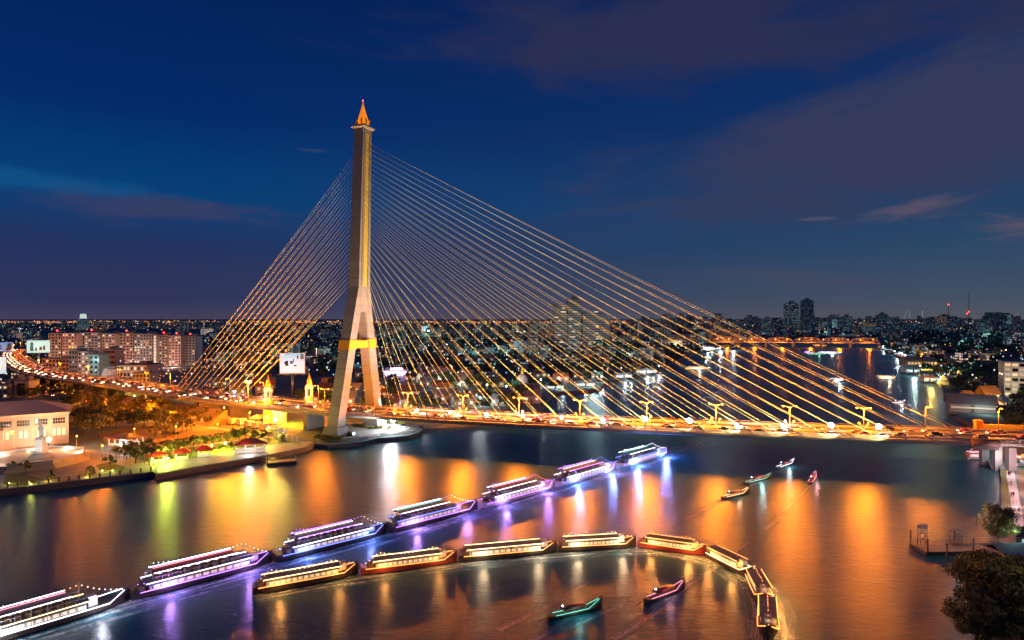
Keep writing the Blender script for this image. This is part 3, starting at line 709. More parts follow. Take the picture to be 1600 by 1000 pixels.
g = G(76, 703); spotlight_post(g+Vector((0, 0, 1.8)), 'dazzling yellow-white floodlight on a post beside the statue', 'bulb_yellow', 1.8, 2.3)
lamp(g+Vector((0, -1.5, 5)), (1, .62, .34), 26000, .5)
for i in range(7):
    a = 2*PI*(i+.5)/8+.2
    lamp(C+Vector((math.cos(a)*14.6, math.sin(a)*14.6, 3.0)), (1, .84, .66), 1300, .25)
for px, py in ((62, 712), (44, 716)): spotlight_post(G(px, py)+Vector((0, 0, 2)), 'small floodlight at the foot of the statue' if px == 62 else 'small floodlight left of the statue plinth', 'bulb_yellow', .4, .7)
lamp(st.location+Vector((3, -10, 2.5)), (1, .9, .8), 7000, .3, None, 'SPOT', st.location+Vector((0, 0, 8.5)), 75)
# flame-like clipped topiaries and quay bollards
for k, (px, py) in enumerate(((80, 750), (141, 743))):
    t = thing('topiary', ('cone-shaped' if k == 0 else 'dome-shaped')+' yellow-lit clipped bush by the quay edge', 'bush', G(px, py)); b = MB(); r = random.Random(k)
    for j in range(400):
        z = r.random(); rr = (1-z)*1.4 if k == 0 else math.sqrt(1-z*z)*1.5; a = r.uniform(0, 6.28)
        p = Vector((rr*math.cos(a), rr*math.sin(a), z*3.2+.2)); u = Vector((r.gauss(0, 1), r.gauss(0, 1), r.gauss(0, 1))).normalized(); v = u.cross(Vector((.2, .3, 1))).normalized()
        b.add([p-u*.3, p+v*.18, p+u*.3, p-v*.18], [(0, 1, 2, 3)])
    b.build('foliage', 'leaf', t); MB().tube([(0, 0, 0), (0, 0, .7)], .12, 6).build('stem', 'trunk', t)
    lamp(G(px, py)+Vector((.6, -2.2, .6)), YEL, 350, .2)
bo = thing('bollard', '', 'bollard'); MB().lathe([(.3, 0), (.28, .6), (.2, .75), (.34, .95), (.3, 1.2), (.1, 1.35)], 8).build('post', 'dark_concrete', bo)
for k in range(16):
    px = -4+k*16.0; py = 763.0-px*.115
    inst(bo, G(px, py), 0, 1.1, 'dark stone bollard in the row along the plaza quay edge', 'quay bollards')
rw = [(240, 738.4), (300, 729.4), (402, 713.4), (455, 703.2)]
for (px, py), (qx, qy) in (((14, 757), (48, 758)), ((160, 737), (176, 737))):
    for a in ((px, py), (qx, qy)):
        g = G(*a); spotlight_post(g, 'small yellow-green lamp set in a plaza lawn', 'bulb_yellow', .3, .35)['group'] = 'lawn lamps'; lamp(g+Vector((0, 0, 1)), (.9, 1, .15), 260, .2)
# park poles and light clusters
for px, py, c, wv in ((300, 640, SOD, 9000), (236, 652, SOD, 4000), (150, 655, SOD, 5000), (190, 612, SOD, 16000), (110, 612, SOD, 9000), (130, 630, SOD, 7000), (210, 634, YEL, 8000), (390, 664, SOD, 14000), (438, 665, YEL, 14000), (480, 668, SOD, 11000), (340, 684, SOD, 7000), (275, 688, SOD, 6000), (420, 690, YEL, 4500), (120, 705, SOD, 4500), (210, 692, SOD, 3500), (350, 655, SOD, 11000), (500, 645, SOD, 9000), (20, 700, SOD, 2500), (160, 722, SOD, 2600)):
    g = G(px, py); t = thing('park_lamp', 'slender park lamp with a single orange lantern near the left bank', 'lamp', g, 0, 'lamps around the left bank park')
    MB().tube([(0, 0, 0), (0, 0, 6)], [.11, .07], 6).build('pole', 'grey_metal', t)
    MB().ico((0, 0, 6.2), .28, 0, 8, 4).build('lantern', 'bulb_sodium' if c == SOD else 'bulb_yellow', t)
    lamp(g+Vector((0, -.3, 7.2)), c, wv*2.9, .35)
t = thing('high_mast_lamp', 'very tall thin mast with twin orange lamps above the parked trucks', 'lamp', G(388, 665)); hh = ZH(597, t.location.y)-2
MB().tube([(0, 0, 0), (0, 0, hh)], [.3, .12], 7).build('pole', 'grey_metal', t)
for sx in (-1, 1): MB().ico((sx*1.1, 0, hh+.2), .7, 0, 8, 4).build('lantern', 'bulb_sodium', t)
MB().box((0, 0, hh), (2.4, .15, .15)).build('crossarm', 'grey_metal', t)
lamp(t.location+Vector((0, -2, hh+1)), SOD, 150000, .8)
# ---- red roofed pavilions
def pavilion(w, d, h, label, big=False):
    t = thing('pavilion', label, 'pavilion')
    MB().box((0, 0, .2), (w+1, d+1, .4)).build('floor', 'grey_paving', t)
    nx = 4 if big else 2
    for i in range(nx):
        for j in (-1, 1):
            MB().box((-w/2+w*i/(nx-1), j*d/2, h/2), (.38, .38, h)).build('post', 'white_wall', t)
    for j in (-1, 1): MB().box((0, j*d/2, .9), (w, .12, .5)).build('rail', 'white_wall', t)
    rf = MB().hip((0, 0, h), d, w, h*.5, 1.1, 0, 0, w*.35).build('roof', 'roof_red' if not big else 'roof_brown', t)
    MB().box((0, 0, h-.1), (w+2.3, d+2.3, .3)).build('eave', 'roof_red', rf)
    for sx in (-1, 1): MB().tube([(sx*(w/2+.8), -(d/2+.8), h), (sx*(w/2+1.4), -(d/2+1.3), h+.5)], .15, 5).build('eave_tip', 'roof_red', rf)
    if not big: MB().box((0, 0, h*1.5+.1), (w*.3, .5, .6), 0, 0, .6).build('ridge_cap', 'gold', rf)
    return t
for k, (px, py, lab) in enumerate(((247, 724, 'leftmost small pavilion with plain orange roof by the river'), (284, 719, 'small riverside pavilion with curled glossy red roof, between two others'), (319, 714, 'small red roofed riverside pavilion nearest the large one'))):
    p = pavilion(4.0, 3.4, 3.2, lab); p.location = G(px, py); p.rotation_euler.z = .42
    lamp(G(px, py)+Vector((0, -2.6, 2.6)), (1, .85, .6), 200, .2); lamp(G(px, py)+Vector((0, 0, 2.7)), (.9, 1, .95), 260, .2)
    lamp(G(px, py)+Vector((.3, -3.5, 5.5)), (1, .2, .1), 500, .2)
p = pavilion(11, 6, 3.8, 'large white-columned pavilion with dark red hipped roof at the boat landing', True); p.location = G(391, 706); p.rotation_euler.z = .42
lamp(G(391, 706)+Vector((0, 0, 3.0)), (.85, .95, 1), 1000, .3); lamp(G(388, 712)+Vector((0, 0, 2.4)), (.8, .95, 1), 1500, .3); lamp(G(384, 709)+Vector((0, -1, 5.5)), (1, .05, .03), 500, .2)
for px, py in ((259, 718), (331, 706), (262, 727), (352, 702)):
    spotlight_post(G(px, py), 'bright yellow-green lamp post beside the small pavilions', 'bulb_yellow', 2.2, .9)['group'] = 'lamps beside the pavilions'; lamp(G(px, py)+Vector((0, -.8, 3.2)), (.8, 1, .08), 9000, .3)
k = pavilion(10, 8, 3.4, 'wide pale kiosk with brown roof and green-lit steps in the park', True); k.location = G(197, 695); k.rotation_euler.z = -.35
lamp(G(190, 700)+Vector((0, 0, 3)), (.7, 1, .85), 3800, .3); lamp(G(204, 697)+Vector((0, 0, 2.5)), (.7, .95, 1), 1800, .3)
fp = thing('flagpole', '', 'flagpole'); MB().tube([(0, 0, 0), (0, 0, 4.2)], .12, 6).build('pole', 'roof_orange', fp); MB().ico((0, 0, 4.3), .2, 0, 6, 4).build('finial', 'gold', fp)
for k in range(13):
    inst(fp, G(158+k*7.2+(3 if k > 5 else 0), 708+k*1.9), 0, R.uniform(.7, 1), 'short orange post in the row at the edge of the park', 'orange posts by the park')
# ---- parked trucks and containers beside the elevated road
def truck(cm, bm_, label):
    t = thing('parked_truck', label, 'truck')
    MB().box((2.4, 0, 1.5), (1.9, 2.2, 1.9), 0, 0, .88).build('cab', cm, t)
    MB().box((-.9, 0, 2.05), (4.4, 2.4, 2.7)).build('cargo_box', bm_, t); MB().box((0, 0, .55), (6.4, 1.6, .3)).build('chassis', 'dark_metal', t)
    MB().box((3.3, 0, 1.85), (.12, 1.8, .8)).build('windscreen', 'glass_dark', t)
    for x in (-2.2, 2.2):
        for y in (-1, 1):
            wv = MB().lathe([(.48, -.14), (.48, .14)], 10).build('wheel', 'rubber', t, (x, y*1.05, .48)); wv.rotation_euler = (PI/2, 0, 0)
    return t
tr = [truck('car_white', 'cream_wall', ''), truck('car_silver', 'grey_wall', ''), truck('car_red', 'stone', '')]
for k, (px, py) in enumerate([(303, 653), (317, 656), (330, 657), (342, 659), (354, 661), (366, 663), (379, 664), (391, 667), (403, 669), (309, 660), (324, 663), (415, 672), (427, 676), (437, 680)]):
    inst(tr[k % 3], G(px, py), R.uniform(-.5, -.3)+PI/2, None, ['pale box truck parked in the row below the bridge approach', 'grey box truck parked in the row below the bridge approach', 'red-cabbed truck parked in the row below the bridge approach'][k % 3], 'box trucks parked in a row')
tn = thing('tent', '', 'tent'); MB().hip((0, 0, 2.3), 5, 6, 1.8, .2, 0, 0, 1).build('canopy', 'white_wall', tn)
for x in (-2.9, 2.9):
    for y in (-2.4, 2.4): MB().tube([(x, y, 0), (x, y, 2.3)], .07, 5).build('leg', 'white_metal', tn)
for px, py in ((402, 660), (424, 664), (436, 668), (414, 657)):
    inst(tn, G(px, py), R.uniform(-.6, 0), 1.0, 'pale canopy tent on the yellow lit ground under the approach', 'canopy tents')
bx = thing('storage_tank', '', 'tank'); MB().lathe([(1.2, 0), (1.2, 3.4), (.9, 3.8)], 12).build('body', 'cream_wall', bx); MB().lathe([(.35, 0), (.35, .25)], 8).build('lid', 'grey_metal', bx, (0, 0, 3.8))
for px, py in ((438, 690), (450, 690), (461, 692), (432, 687), (444, 688)):
    inst(bx, G(px, py), 0, R.uniform(.8, 1.1), 'pale upright tank on the quay near the boat landing', 'tanks on the quay')
# ---- gold tipped towers beside the deck
for k, (px, d, yt, yb) in enumerate(((419, BP(s_at(419), -16.5).y, 583, 0), (483, BP(s_at(483), 15.5).y, 580, 0))):
    x = (px-800)*d/1000; zt = ZH(yt, d); t = thing('gold_tipped_tower', ['slim white and gold spire tower standing on the near side of the deck', 'slim white and gold spire tower standing on the far side of the deck'][k], 'tower', (x, d, 2))
    H = zt-2; MB().box((0, 0, H*.26), (4.6, 4.6, H*.52), .3, 0, .86).build('base', 'gold', t)
    for sx in (-1, 1):
        for sy in (-1, 1): MB().box((sx*1.2, sy*1.2, H*.59), (.8, .8, H*.15), .3).build('pillar', 'white_wall', t)
    MB().box((0, 0, H*.69), (4.2, 4.2, H*.05), .3).box((0, 0, H*.73), (3.2, 3.2, H*.04), .3).build('crown_slab', 'white_wall', t)
    MB().lathe([(1.4, 0), (1.2, H*.05), (.65, H*.12), (.3, H*.18), (.05, H*.25)], 8).build('spire', 'gold', t, (0, 0, H*.75))
    lamp((x, d-4.5, 2+H*.5), (1, .85, .6), 900, .3); lamp((x+1, d-4, 2+H*.72), (1, .6, .15), 700, .3)
    lamp((x+1, d-5, 7), YEL, 2200, .3)
for px, py in ((416, 640), (421, 656), (425, 641)): spotlight_post(G(px, py)+Vector((0, -4, 4)), 'bright floodlight at the foot of the near gold-tipped tower', 'bulb_yellow', .5, .8)['group'] = 'floodlights at the near spire tower'
# ---- billboards
def billboard(px0, px1, y0, y1, d, yb, label, art, mat='board_blue', emt=.8, c1=(.2, .55, .85), c2=(.75, .85, .9)):
    w_ = (px1-px0)*d/1000; h_ = (y1-y0)*d/1000; cx = ((px0+px1)/2-800)*d/1000; zc = ZH((y0+y1)/2, d)
    t = thing('billboard', label, 'billboard', (cx, d, 2), math.atan2(-cx, d)*.6)
    m, nt, b = base('board_face'); tc = nt.new('ShaderNodeTexCoord').outputs['Generated']; o = nt.sep(tc)
    col = nt.mix(nt.m('MULTIPLY_ADD', o[2], 1.5, -.5, clamp=True), c4(c2), c4(c1))
    nt.put(b.inputs['Emission Color'], col); b.inputs['Emission Strength'].default_value = emt; nt.put(b.inputs['Base Color'], col)
    MB().box((0, 0, zc-2), (w_, .5, h_)).build('panel', m, t)
    f = MB(); e = .35
    f.box((0, .4, zc-2), (w_+1, .3, h_+.8)); f.box((0, -.6, zc-2-h_/2-.5), (w_+2, 1.8, .3)); f.build('frame', 'grey_metal', t)
    MB().tube([(0, 1, 0), (0, 1, zc-2-h_/2)], .9, 8).build('pole', 'grey_metal', t)
    for (ax, az_, aw, ah, am) in art:
        MB().box((ax*w_, -.28, zc-2+az_*h_), (aw*w_, .08, ah*h_), 0, 0, .75).build('artwork', am, t)
    lamp(t.location+Vector((0, -6, zc-2)), c1, 600, 2)
    return t
billboard(438.5, 475, 552, 583, 455, 0, 'large blue and white billboard with dark shapes on a tall pole by the tower', [(-.22, .0, .13, .26, 'glass_dark'), (-.04, .05, .12, .16, 'glass_dark'), (.12, -.12, .14, .07, 'glass_dark'), (.22, .3, .07, .16, 'glass_dark'), (.4, .33, .16, .26, 'teal_wall'), (.05, .12, .05, .2, 'glass_dark'), (-.3, .02, .06, .12, 'glass_dark')])
billboard(45, 75, 532, 551, 700, 0, 'pale green lit billboard beside the leftmost apartment block', [(-.28, .0, .16, .7, 'teal_wall'), (.1, -.15, .12, .3, 'roof_orange'), (.25, -.1, .1, .35, 'roof_orange'), (-.1, -.2, .1, .3, 'pink_wall')], c1=(.6, .95, .85), c2=(.7, .95, .8), emt=.75)
billboard(-14, 17, 535, 549, 690, 0, 'blue billboard at the left edge above the curving road', [(-.1, 0, .3, .5, 'car_silver'), (.35, .1, .2, .6, 'grey_wall'), (.3, -.3, .25, .2, 'roof_orange')], c1=(.2, .35, .65), c2=(.35, .4, .55), emt=.7)
billboard(-14, 7, 558, 584, 560, 0, 'glowing white screen at the left edge below the blue billboard', [(-.2, 0, .2, .3, 'teal_wall')], c1=(.75, .9, .9), c2=(.85, .85, .8), emt=.8)
# ---- pontoon landings
def pontoon(loc, rz, w_, d_, label, gates):
    t = thing('pontoon', label, 'pontoon', loc, rz)
    MB().box((0, 0, .35), (w_, d_, 1.1)).build('float', 'hull_dark', t); MB().box((0, 0, .96), (w_-.2, d_-.2, .12)).build('deck', 'pontoon_deck', t)
    for sx in (-1, 1):
        for sy in (-1, 1): MB().tube([(sx*w_*.47, sy*d_*.5, -2), (sx*w_*.47, sy*d_*.5, 4.2)], .17, 6).build('pile', 'dark_metal', t)
    r = MB()
    for i in range(8): r.box((-w_/2+.3+(w_-.6)*i/7, d_/2-.2, 1.5), (.08, .08, 1))
    r.box((0, d_/2-.2, 2.0), (w_-.5, .08, .08)); r.build('railing', 'grey_metal', t)
    for gx, gy, gw, gh, board in gates:
        g = MB()
        for sx in (-1, 1):
            for sy in (-.45, .45): g.tube([(sx*gw/2, sy, 1), (sx*gw/2, sy, 1+gh)], .11, 5)
        for z in (.35, .7, 1.0):
            g.box((0, .45, 1+gh*z), (gw, .12, .14)); g.box((0, -.45, 1+gh*z), (gw, .12, .14)); g.box((-gw/2, 0, 1+gh*z), (.12, .9, .12)); g.box((gw/2, 0, 1+gh*z), (.12, .9, .12))
        g.tube([(-gw/2, -.45, 1+gh*.1), (gw/2, -.45, 1+gh*.95)], .07, 4)
        go = g.build('gate_frame', 'grey_metal', t, (gx, gy, 0))
        if board: MB().box((0, 0, 1+gh+.4), (gw+.8, .2, .8)).build('board', 'grey_wall', go)
    return t
g = G(1471, 861, 0); pontoon(g, .04, 12, 6.2, 'wooden floating pier with two steel gate frames in the lower right', [(-3.6, 1.6, 1.9, 4.2, True), (4.3, .8, 2.2, 3.9, False)])
gw = thing('gangway', 'pale wooden footbridge from the lower right pontoon to the trees', 'gangway', G(1500, 857, 0)+Vector((0, 0, 1.3)), .04)
MB().box((2.8, 0, .1), (10, 1.6, .15)).build('deck', 'pontoon_deck', gw)
for sy in (-1, 1):
    r = MB(); r.box((2.8, sy*.75, 1.0), (10, .07, .08))
    for i in range(11): r.box((-2.1+i*.98, sy*.75, .6), (.09, .07, .8))
    r.build('railing', 'cream_wall', gw)
mpst = thing('mooring_pile', 'dark wooden pile rising from the water in front of the lower right pontoon', 'pile', G(1479, 878, 0))
MB().tube([(0, 0, -2), (.1, 0, 4.2)], .22, 8).build('pole', 'wood', mpst); MB().lathe([(.26, 0), (.26, .3)], 8).build('cap', 'dark_metal', mpst, (.1, 0, 4.0))
mp2 = copy_tree(mpst); mp2.location = G(1525, 822, 0); mp2.scale = (.6, .6, .9); mp2['label'] = 'thin leaning pile alone in the water above the lower right tree'; mp2.rotation_euler = (0, .08, 0)
lamp(G(1478, 850)+Vector((3, -3, 9)), (1, .68, .6), 2200, .5)
pontoon(G(440, 724, 0), .4, 11, 5.5, 'small floating landing with four mooring posts in front of the large pavilion', [])
gk = thing('gangway', 'grey ramp from the large pavilion down to the small floating landing', 'gangway', G(415, 716, 1.2), -.25)
MB().box((0, 0, .1), (9, 1.8, .15)).build('deck', 'pontoon_deck', gk); MB().box((0, .85, .7), (9, .06, .08)).box((0, -.85, .7), (9, .06, .08)).build('railing', 'grey_metal', gk)
pontoon(G(479, 701, 0), .5, 7, 3, 'low dark landing with tall piles beside the orange quay', [])
# ---- foreground trees, lower right
big = tree_proto(21, 15, 6.4, 60, 230, .27, 'leaf', 'tree', '')
def ft(x, d, ztop, sc, lab, sxy=1.0):
    h = ztop-2; o = inst(big, ((x-800)*d/1000, d, 2), R.uniform(0, 6), (sc*sxy, sc*sxy, h/15), lab, 'trees at the lower right bank'); return o
ft(1560, 150, ZH(796, 150)+1, .55, 'round tree standing at the quay end below the lit promenade')
ft(1530, 121, ZH(872, 121)+1, .85, 'leafy tree filling the lower right corner beside the pontoon')
ft(1580, 112, ZH(880, 112)+1, 1.05, 'largest dark tree at the very lower right corner')
ft(1525, 108, ZH(950, 108), .75, 'low tree overhanging the water at the bottom right edge')
ft(1620, 125, ZH(880, 125), .9, 'tree cut by the right edge beside the teal lit roof')
lamp((84, 100, 24), (1, .65, .2), 1100, .8)
ft(1600, 105, ZH(880, 105), 1.05, 'dark crown cut by the lower right edge of the picture')
ft(1540, 104, ZH(925, 104), .8, 'low dark crown at the bottom edge among the corner trees')
# sheds by the promenade end
for k, (px, py, w_, d_, rm, lb) in enumerate(((1592, 878, 12, 6, 'roof_grey', 'low shed with pale grey lit roof behind the corner trees'), (1600, 850, 9, 5, 'roof_brown', 'small brown roofed shed at the end of the lit promenade'), (1604, 905, 9, 8, 'roof_red', 'low shed with dull red roof at the right edge'))):
    t = thing('shed', lb, 'shed', G(px, py), .1); MB().box((0, 0, 1.5), (w_, d_, 3)).build('wall', 'grey_wall', t); MB().gable((0, 0, 3), d_, w_, 1.2).build('roof', rm, t)
    MB().box((-w_*.25, -d_/2-.03, 1.6), (1.4, .1, 1)).build('window', 'lit_window_cool', t)
lamp(G(1575, 868)+Vector((0, -2, 6)), (.6, 1, .95), 420, .4)
# promenade furniture
tb_ = thing('cafe_table', '', 'table'); MB().lathe([(.7, .72), (.7, .76)], 10).build('top', 'white_wall', tb_); MB().tube([(0, 0, 0), (0, 0, .72)], .06, 5).build('leg', 'white_metal', tb_)
ch = thing('cafe_chair', '', 'chair'); MB().box((0, 0, .45), (.5, .5, .06)).build('seat', 'white_wall', ch); MB().box((0, .24, .75), (.5, .05, .6)).build('backrest', 'white_wall', ch)
for sx in (-.22, .22):
    for sy in (-.22, .22): MB().box((sx, sy, .22), (.05, .05, .44)).build('leg', 'white_metal', ch)
for px, py in ((1584, 797), (1590, 806), (1581, 806), (1591, 797)):
    g = G(px, py); inst(tb_, g, 0, 1.1, 'round white table with chairs on the pinkish promenade', 'promenade tables')
    for a in range(3): inst(ch, g+Vector((1.1*math.cos(a*2.1), 1.1*math.sin(a*2.1), 0)), a*2.1-PI/2, 1.1, 'white chair at a round table on the promenade', 'promenade chairs')
pe = bpy.data.meshes.new('person')
def person(loc, rz, shirt, label):
    me = bpy.data.meshes.new('person'); V = [(0, 0, .95), (0, 0, 1.2), (0, 0, 1.42), (0, 0, 1.5), (0, 0, 1.62), (0, 0, 1.74), (-.2, 0, 1.4), (-.25, 0, 1.12), (-.25, -.08, .86), (.2, 0, 1.4), (.25, .02, 1.12), (.25, .08, .86), (-.1, 0, .88), (-.1, -.12, .48), (-.1, -.1, .06), (.1, 0, .88), (.1, .08, .48), (.1, .2, .06)]
    E = [(0, 1), (1, 2), (2, 3), (3, 4), (4, 5), (2, 6), (6, 7), (7, 8), (2, 9), (9, 10), (10, 11), (0, 12), (12, 13), (13, 14), (0, 15), (15, 16), (16, 17)]
    rr = [.15, .14, .16, .06, .1, .07, .07, .05, .035, .07, .05, .035, .09, .065, .045, .09, .065, .045]
    me.from_pydata(V, E, []); me.materials.append(MATS[shirt]); o = link('person', me, None, loc, rz); md = o.modifiers.new('skin', 'SKIN')
    for i, r_ in enumerate(rr): me.skin_vertices[0].data[i].radius = (r_, r_)
    me.skin_vertices[0].data[0].use_root = True; o.modifiers.new('sub', 'SUBSURF').levels = 1
    return tag(o, label, 'person')
for k, (px, py, m_) in enumerate(((1576, 744, 'car_black'), (1578.5, 744, 'hull_red'), (1580, 759, 'car_black'), (1580, 777, 'hull_dark'), (1583.5, 777, 'car_black'))):
    person(G(px, py)+Vector((0, 0, .02)), R.uniform(0, 6), m_, ['person in black walking farthest up the promenade', 'person in red walking farthest up the promenade', 'person in black walking alone midway along the promenade', 'person in brown strolling nearest the tables', 'person in black strolling nearest the tables'][k])
for py, e in ((745, 1300), (770, 1000), (795, 1000), (825, 500)): lamp(G(1586, py)+Vector((1, 0, 6)), (1, .6, .62), e*4.5, .3)
pl = thing('promenade_lamp', '', 'lamp'); MB().tube([(0, 0, 0), (0, 0, 1.1)], .07, 5).build('post', 'white_metal', pl); MB().ico((0, 0, 1.2), .16, 0, 6, 4).build('globe', 'lit_window', pl)
for k in range(7): inst(pl, G(1573+k*3.3, 742+k*15), 0, 1, 'short white lamp post along the promenade edge', 'promenade lamp posts')
# stalls under the bridge end
for k in range(4):
    t = thing('umbrella_stall', 'orange umbrella over a white stall under the right bridge end', 'stall', G(1578+k*7, 728-k % 2*4)+Vector((0, 0, 0)), .2, 'orange umbrella stalls'); MB().lathe([(1.9, 0), (1.0, .6), (.05, 1.1)], 8).build('canopy', 'roof_orange', t, (0, 0, 2.6))
    MB().tube([(0, 0, 0), (0, 0, 3.4)], .07, 5).build('pole', 'white_metal', t); MB().box((0, 0, .6), (2, 1.2, 1.2)).build('counter', 'white_wall', t)
lamp(G(1590, 724)+Vector((-1, -3, 5.5)), (.9, .9, 1), 3200, .4); lamp(G(1575, 728)+Vector((-4, -3, 4)), (1, .8, .85), 1400, .3)
lf = thing('landing_ramp', 'white railed ramp sloping down to the water under the right bridge end', 'ramp', G(1552, 727, .8), 1.0); MB().box((0, 0, 0), (11, 2.2, .3)).build('deck', 'pontoon_deck', lf)
for sy in (-1, 1): MB().box((0, sy*1.1, .7), (11, .1, 1.1)).build('side_panel', 'white_wall', lf)
# ================================================================== BUILDINGS WITH WINDOW PARTS
def block(px0, px1, ytop, ybase, dep, wall, label, floors, cols, lit=.15, mats=('lit_window', 'lit_window_cool', 'lit_window_soft'), name='apartment_block', rz=0, win=(.5, .5), cap=100, roofm='roof_grey', wx=0.0):
    g = G((px0+px1)/2, ybase); d = g.y; w_ = (px1-px0)*d/1000; h = ZH(ytop, d)-2
    t = thing(name, label, 'building', g, rz)
    MB().box((0, dep/2, h/2), (w_, dep, h)).build('wall', wall, t)
    rf = MB().box((0, dep/2, h+.35), (w_+.6, dep+.6, .7)).box((w_*.2, dep/2, h+1.9), (w_*.25, dep*.4, 2.6)).build('roof', roofm, t)
    fh = h/floors; cw = w_/cols; r = random.Random(int(px0*13)); ms = {}
    for m_ in ('glass_dark',)+tuple(mats):
        ms[m_] = MB().box((0, 0, 0), (cw*win[0], .3, fh*win[1])).mesh('window', m_)
    k = 0
    for i in range(floors):
        for j in range(cols):
            if k >= cap: break
            m_ = r.choice(mats) if r.random() < lit else 'glass_dark'
            link('window', ms[m_], t, (-w_/2+cw*(j+.5), -.05, fh*(floors-i-.5))); k += 1
    return t, w_, h, d
xs = [(75, 96, 521), (97, 121, 521), (122, 158, 520), (159, 180, 522), (181, 208, 521), (209, 238, 522.5), (244, 262, 524), (263, 283, 525), (284, 305, 526)]
for i, (a, b, yt) in enumerate(xs):
    t, w_, h, d = block(a, b, yt, 571+(i % 2)*.8, 16, ['stone', 'pink_wall', 'grey_wall'][i % 3], f'{ordn[i]} slab from the left in the row of tall apartment blocks', 11, max(4, int((b-a)/4.6)), .22, rz=-.05)
    if i % 2 == 0 or i > 5:
        bc = thing('warning_beacon', 'red warning light on a mast above the apartment row', 'beacon', t.location+Vector((0, 4, h+.7)), 0, 'red warning lights on the apartment roofs')
        MB().tube([(0, 0, 0), (0, 0, 1.8)], .2, 5).build('mast', 'grey_metal', bc); MB().ico((0, 0, 2.4), 1.0, 0, 7, 4).build('lantern', 'bulb_red', bc)
    lamp(t.location+Vector((0, -34, 3)), (1, .55, .42), 15000, 2)
MB_ = block(187, 193, 523, 568, 4, 'white_wall', 'narrow bright lit stairwell tower between two apartment slabs', 10, 1, 1., mats=('lit_window_cool', 'lit_window'), win=(.7, .5))
block(240, 244, 524, 572, 4, 'white_wall', 'narrow lit stairwell strip in the middle of the apartment row', 10, 1, 1., mats=('lit_window_cool', 'lit_window'), win=(.7, .5))
block(108, 121, 547, 592, 14, 'grey_wall', 'narrow mauve office building before the apartment row', 6, 3, .1, name='office_building')
block(122, 138, 550, 592, 14, 'pink_wall', 'salmon office building beside the narrow mauve one', 7, 3, .2, name='office_building')
block(139, 154, 555, 592, 16, 'teal_wall', 'pale teal building with few windows beside the viaduct', 5, 2, .0, name='office_building')
block(155, 180, 546, 586, 14, 'pink_wall', 'rose building with long dark window bands behind the white dome', 5, 4, .1, name='office_building', win=(.85, .3))
block(66, 108, 561, 580, 20, 'pink_wall', 'low wide salmon building between billboard and viaduct', 3, 8, .1, name='low_building')
block(182, 230, 571, 590, 26, 'cream_wall', 'low building with broad overhanging roof beside the viaduct', 2, 9, .3, name='low_building', roofm='roof_brown')
block(196, 232, 556, 568, 10, 'grey_wall', 'low shopfront with glowing windows under the apartment row', 2, 9, .9, name='shop_building')
block(207, 234, 584, 604, 12, 'grey_wall', 'low violet building left of the golden anchor', 3, 5, .3, name='low_building')
block(-12, 12, 602, 622, 12, 'stone', 'small lit shophouse at the left edge behind the bank building', 3, 3, .6, name='shophouse')
block(13, 24, 594, 620, 14, 'grey_wall', 'slim grey shophouse behind the bank building', 4, 3, .1, name='shophouse')
block(22, 45, 596, 621, 10, 'cream_wall', 'shophouse with blank sunset-coloured side wall behind the bank building', 2, 1, .0, name='shophouse')
block(8, 30, 577, 592, 16, 'pink_wall', 'low salmon hall at the left edge just below the viaduct', 3, 5, .2, name='low_building')
t = thing('dome_hall', 'shiny white dome hall beside the viaduct on the left', 'hall', G(170, 590)); d = t.location.y; MB().lathe([(9*d/600, 0), (8.6*d/600, 4), (6.5*d/600, 7.5), (3*d/600, 9.5), (.3, 10)], 16).build('dome', 'white_wall', t)
MB().box((0, 0, 1.2), (22, 19, 2.4)).build('wall', 'pink_wall', t); lamp(t.location+Vector((-3, -12, 16)), (.7, .95, 1), 22000, 1)
lamp(G(147, 594)+Vector((0, -10, 20)), (.4, .9, 1), 16000, 1); lamp(G(205, 592)+Vector((0, -8, 6)), SOD, 8000, 1); lamp(G(110, 600)+Vector((0, -12, 8)), SOD, 12000, 1); lamp(G(85, 586)+Vector((0, -14, 8)), (1, .5, .3), 15000, 1)
# right white hotel
t, w_, h, d = block(1577, 1640, 567, 621, 18, 'white_wall', 'tall white building with rows of lit arched balconies at the right edge', 7, 7, .65, mats=('lit_window', 'lit_window_soft'), name='hotel_building', win=(.75, .55), rz=-.5)
MB().box((-w_/2-.2, 11, h/2), (.5, 18, h)).build('side_wall', 'pale_concrete', t)
sb = MB().box((0, 0, 0), (w_, 1.6, .5)).mesh('balcony', 'white_wall')
for i in range(7): link('balcony', sb, t, (0, -.8, h/7*i+.3))
for i in range(8): MB().box((-w_/2+w_/7*i, -.7, h/2), (.6, 1.4, h)).build('pier', 'white_wall', t)
for i in range(7):
    for j in range(2): link('window', MB().lathe([(.6, -.1), (.6, .1)], 10).mesh('window', 'glass_dark'), t, (-w_/2-.45, 5+j*9, h/7*(i+.5))).rotation_euler = (0, PI/2, 0)
lamp(t.location+Vector((-16, -16, 6)), (1, .85, .7), 5000, .8)
lamp(t.location+Vector((6, -20, 6)), (1, .85, .65), 9000, .8)
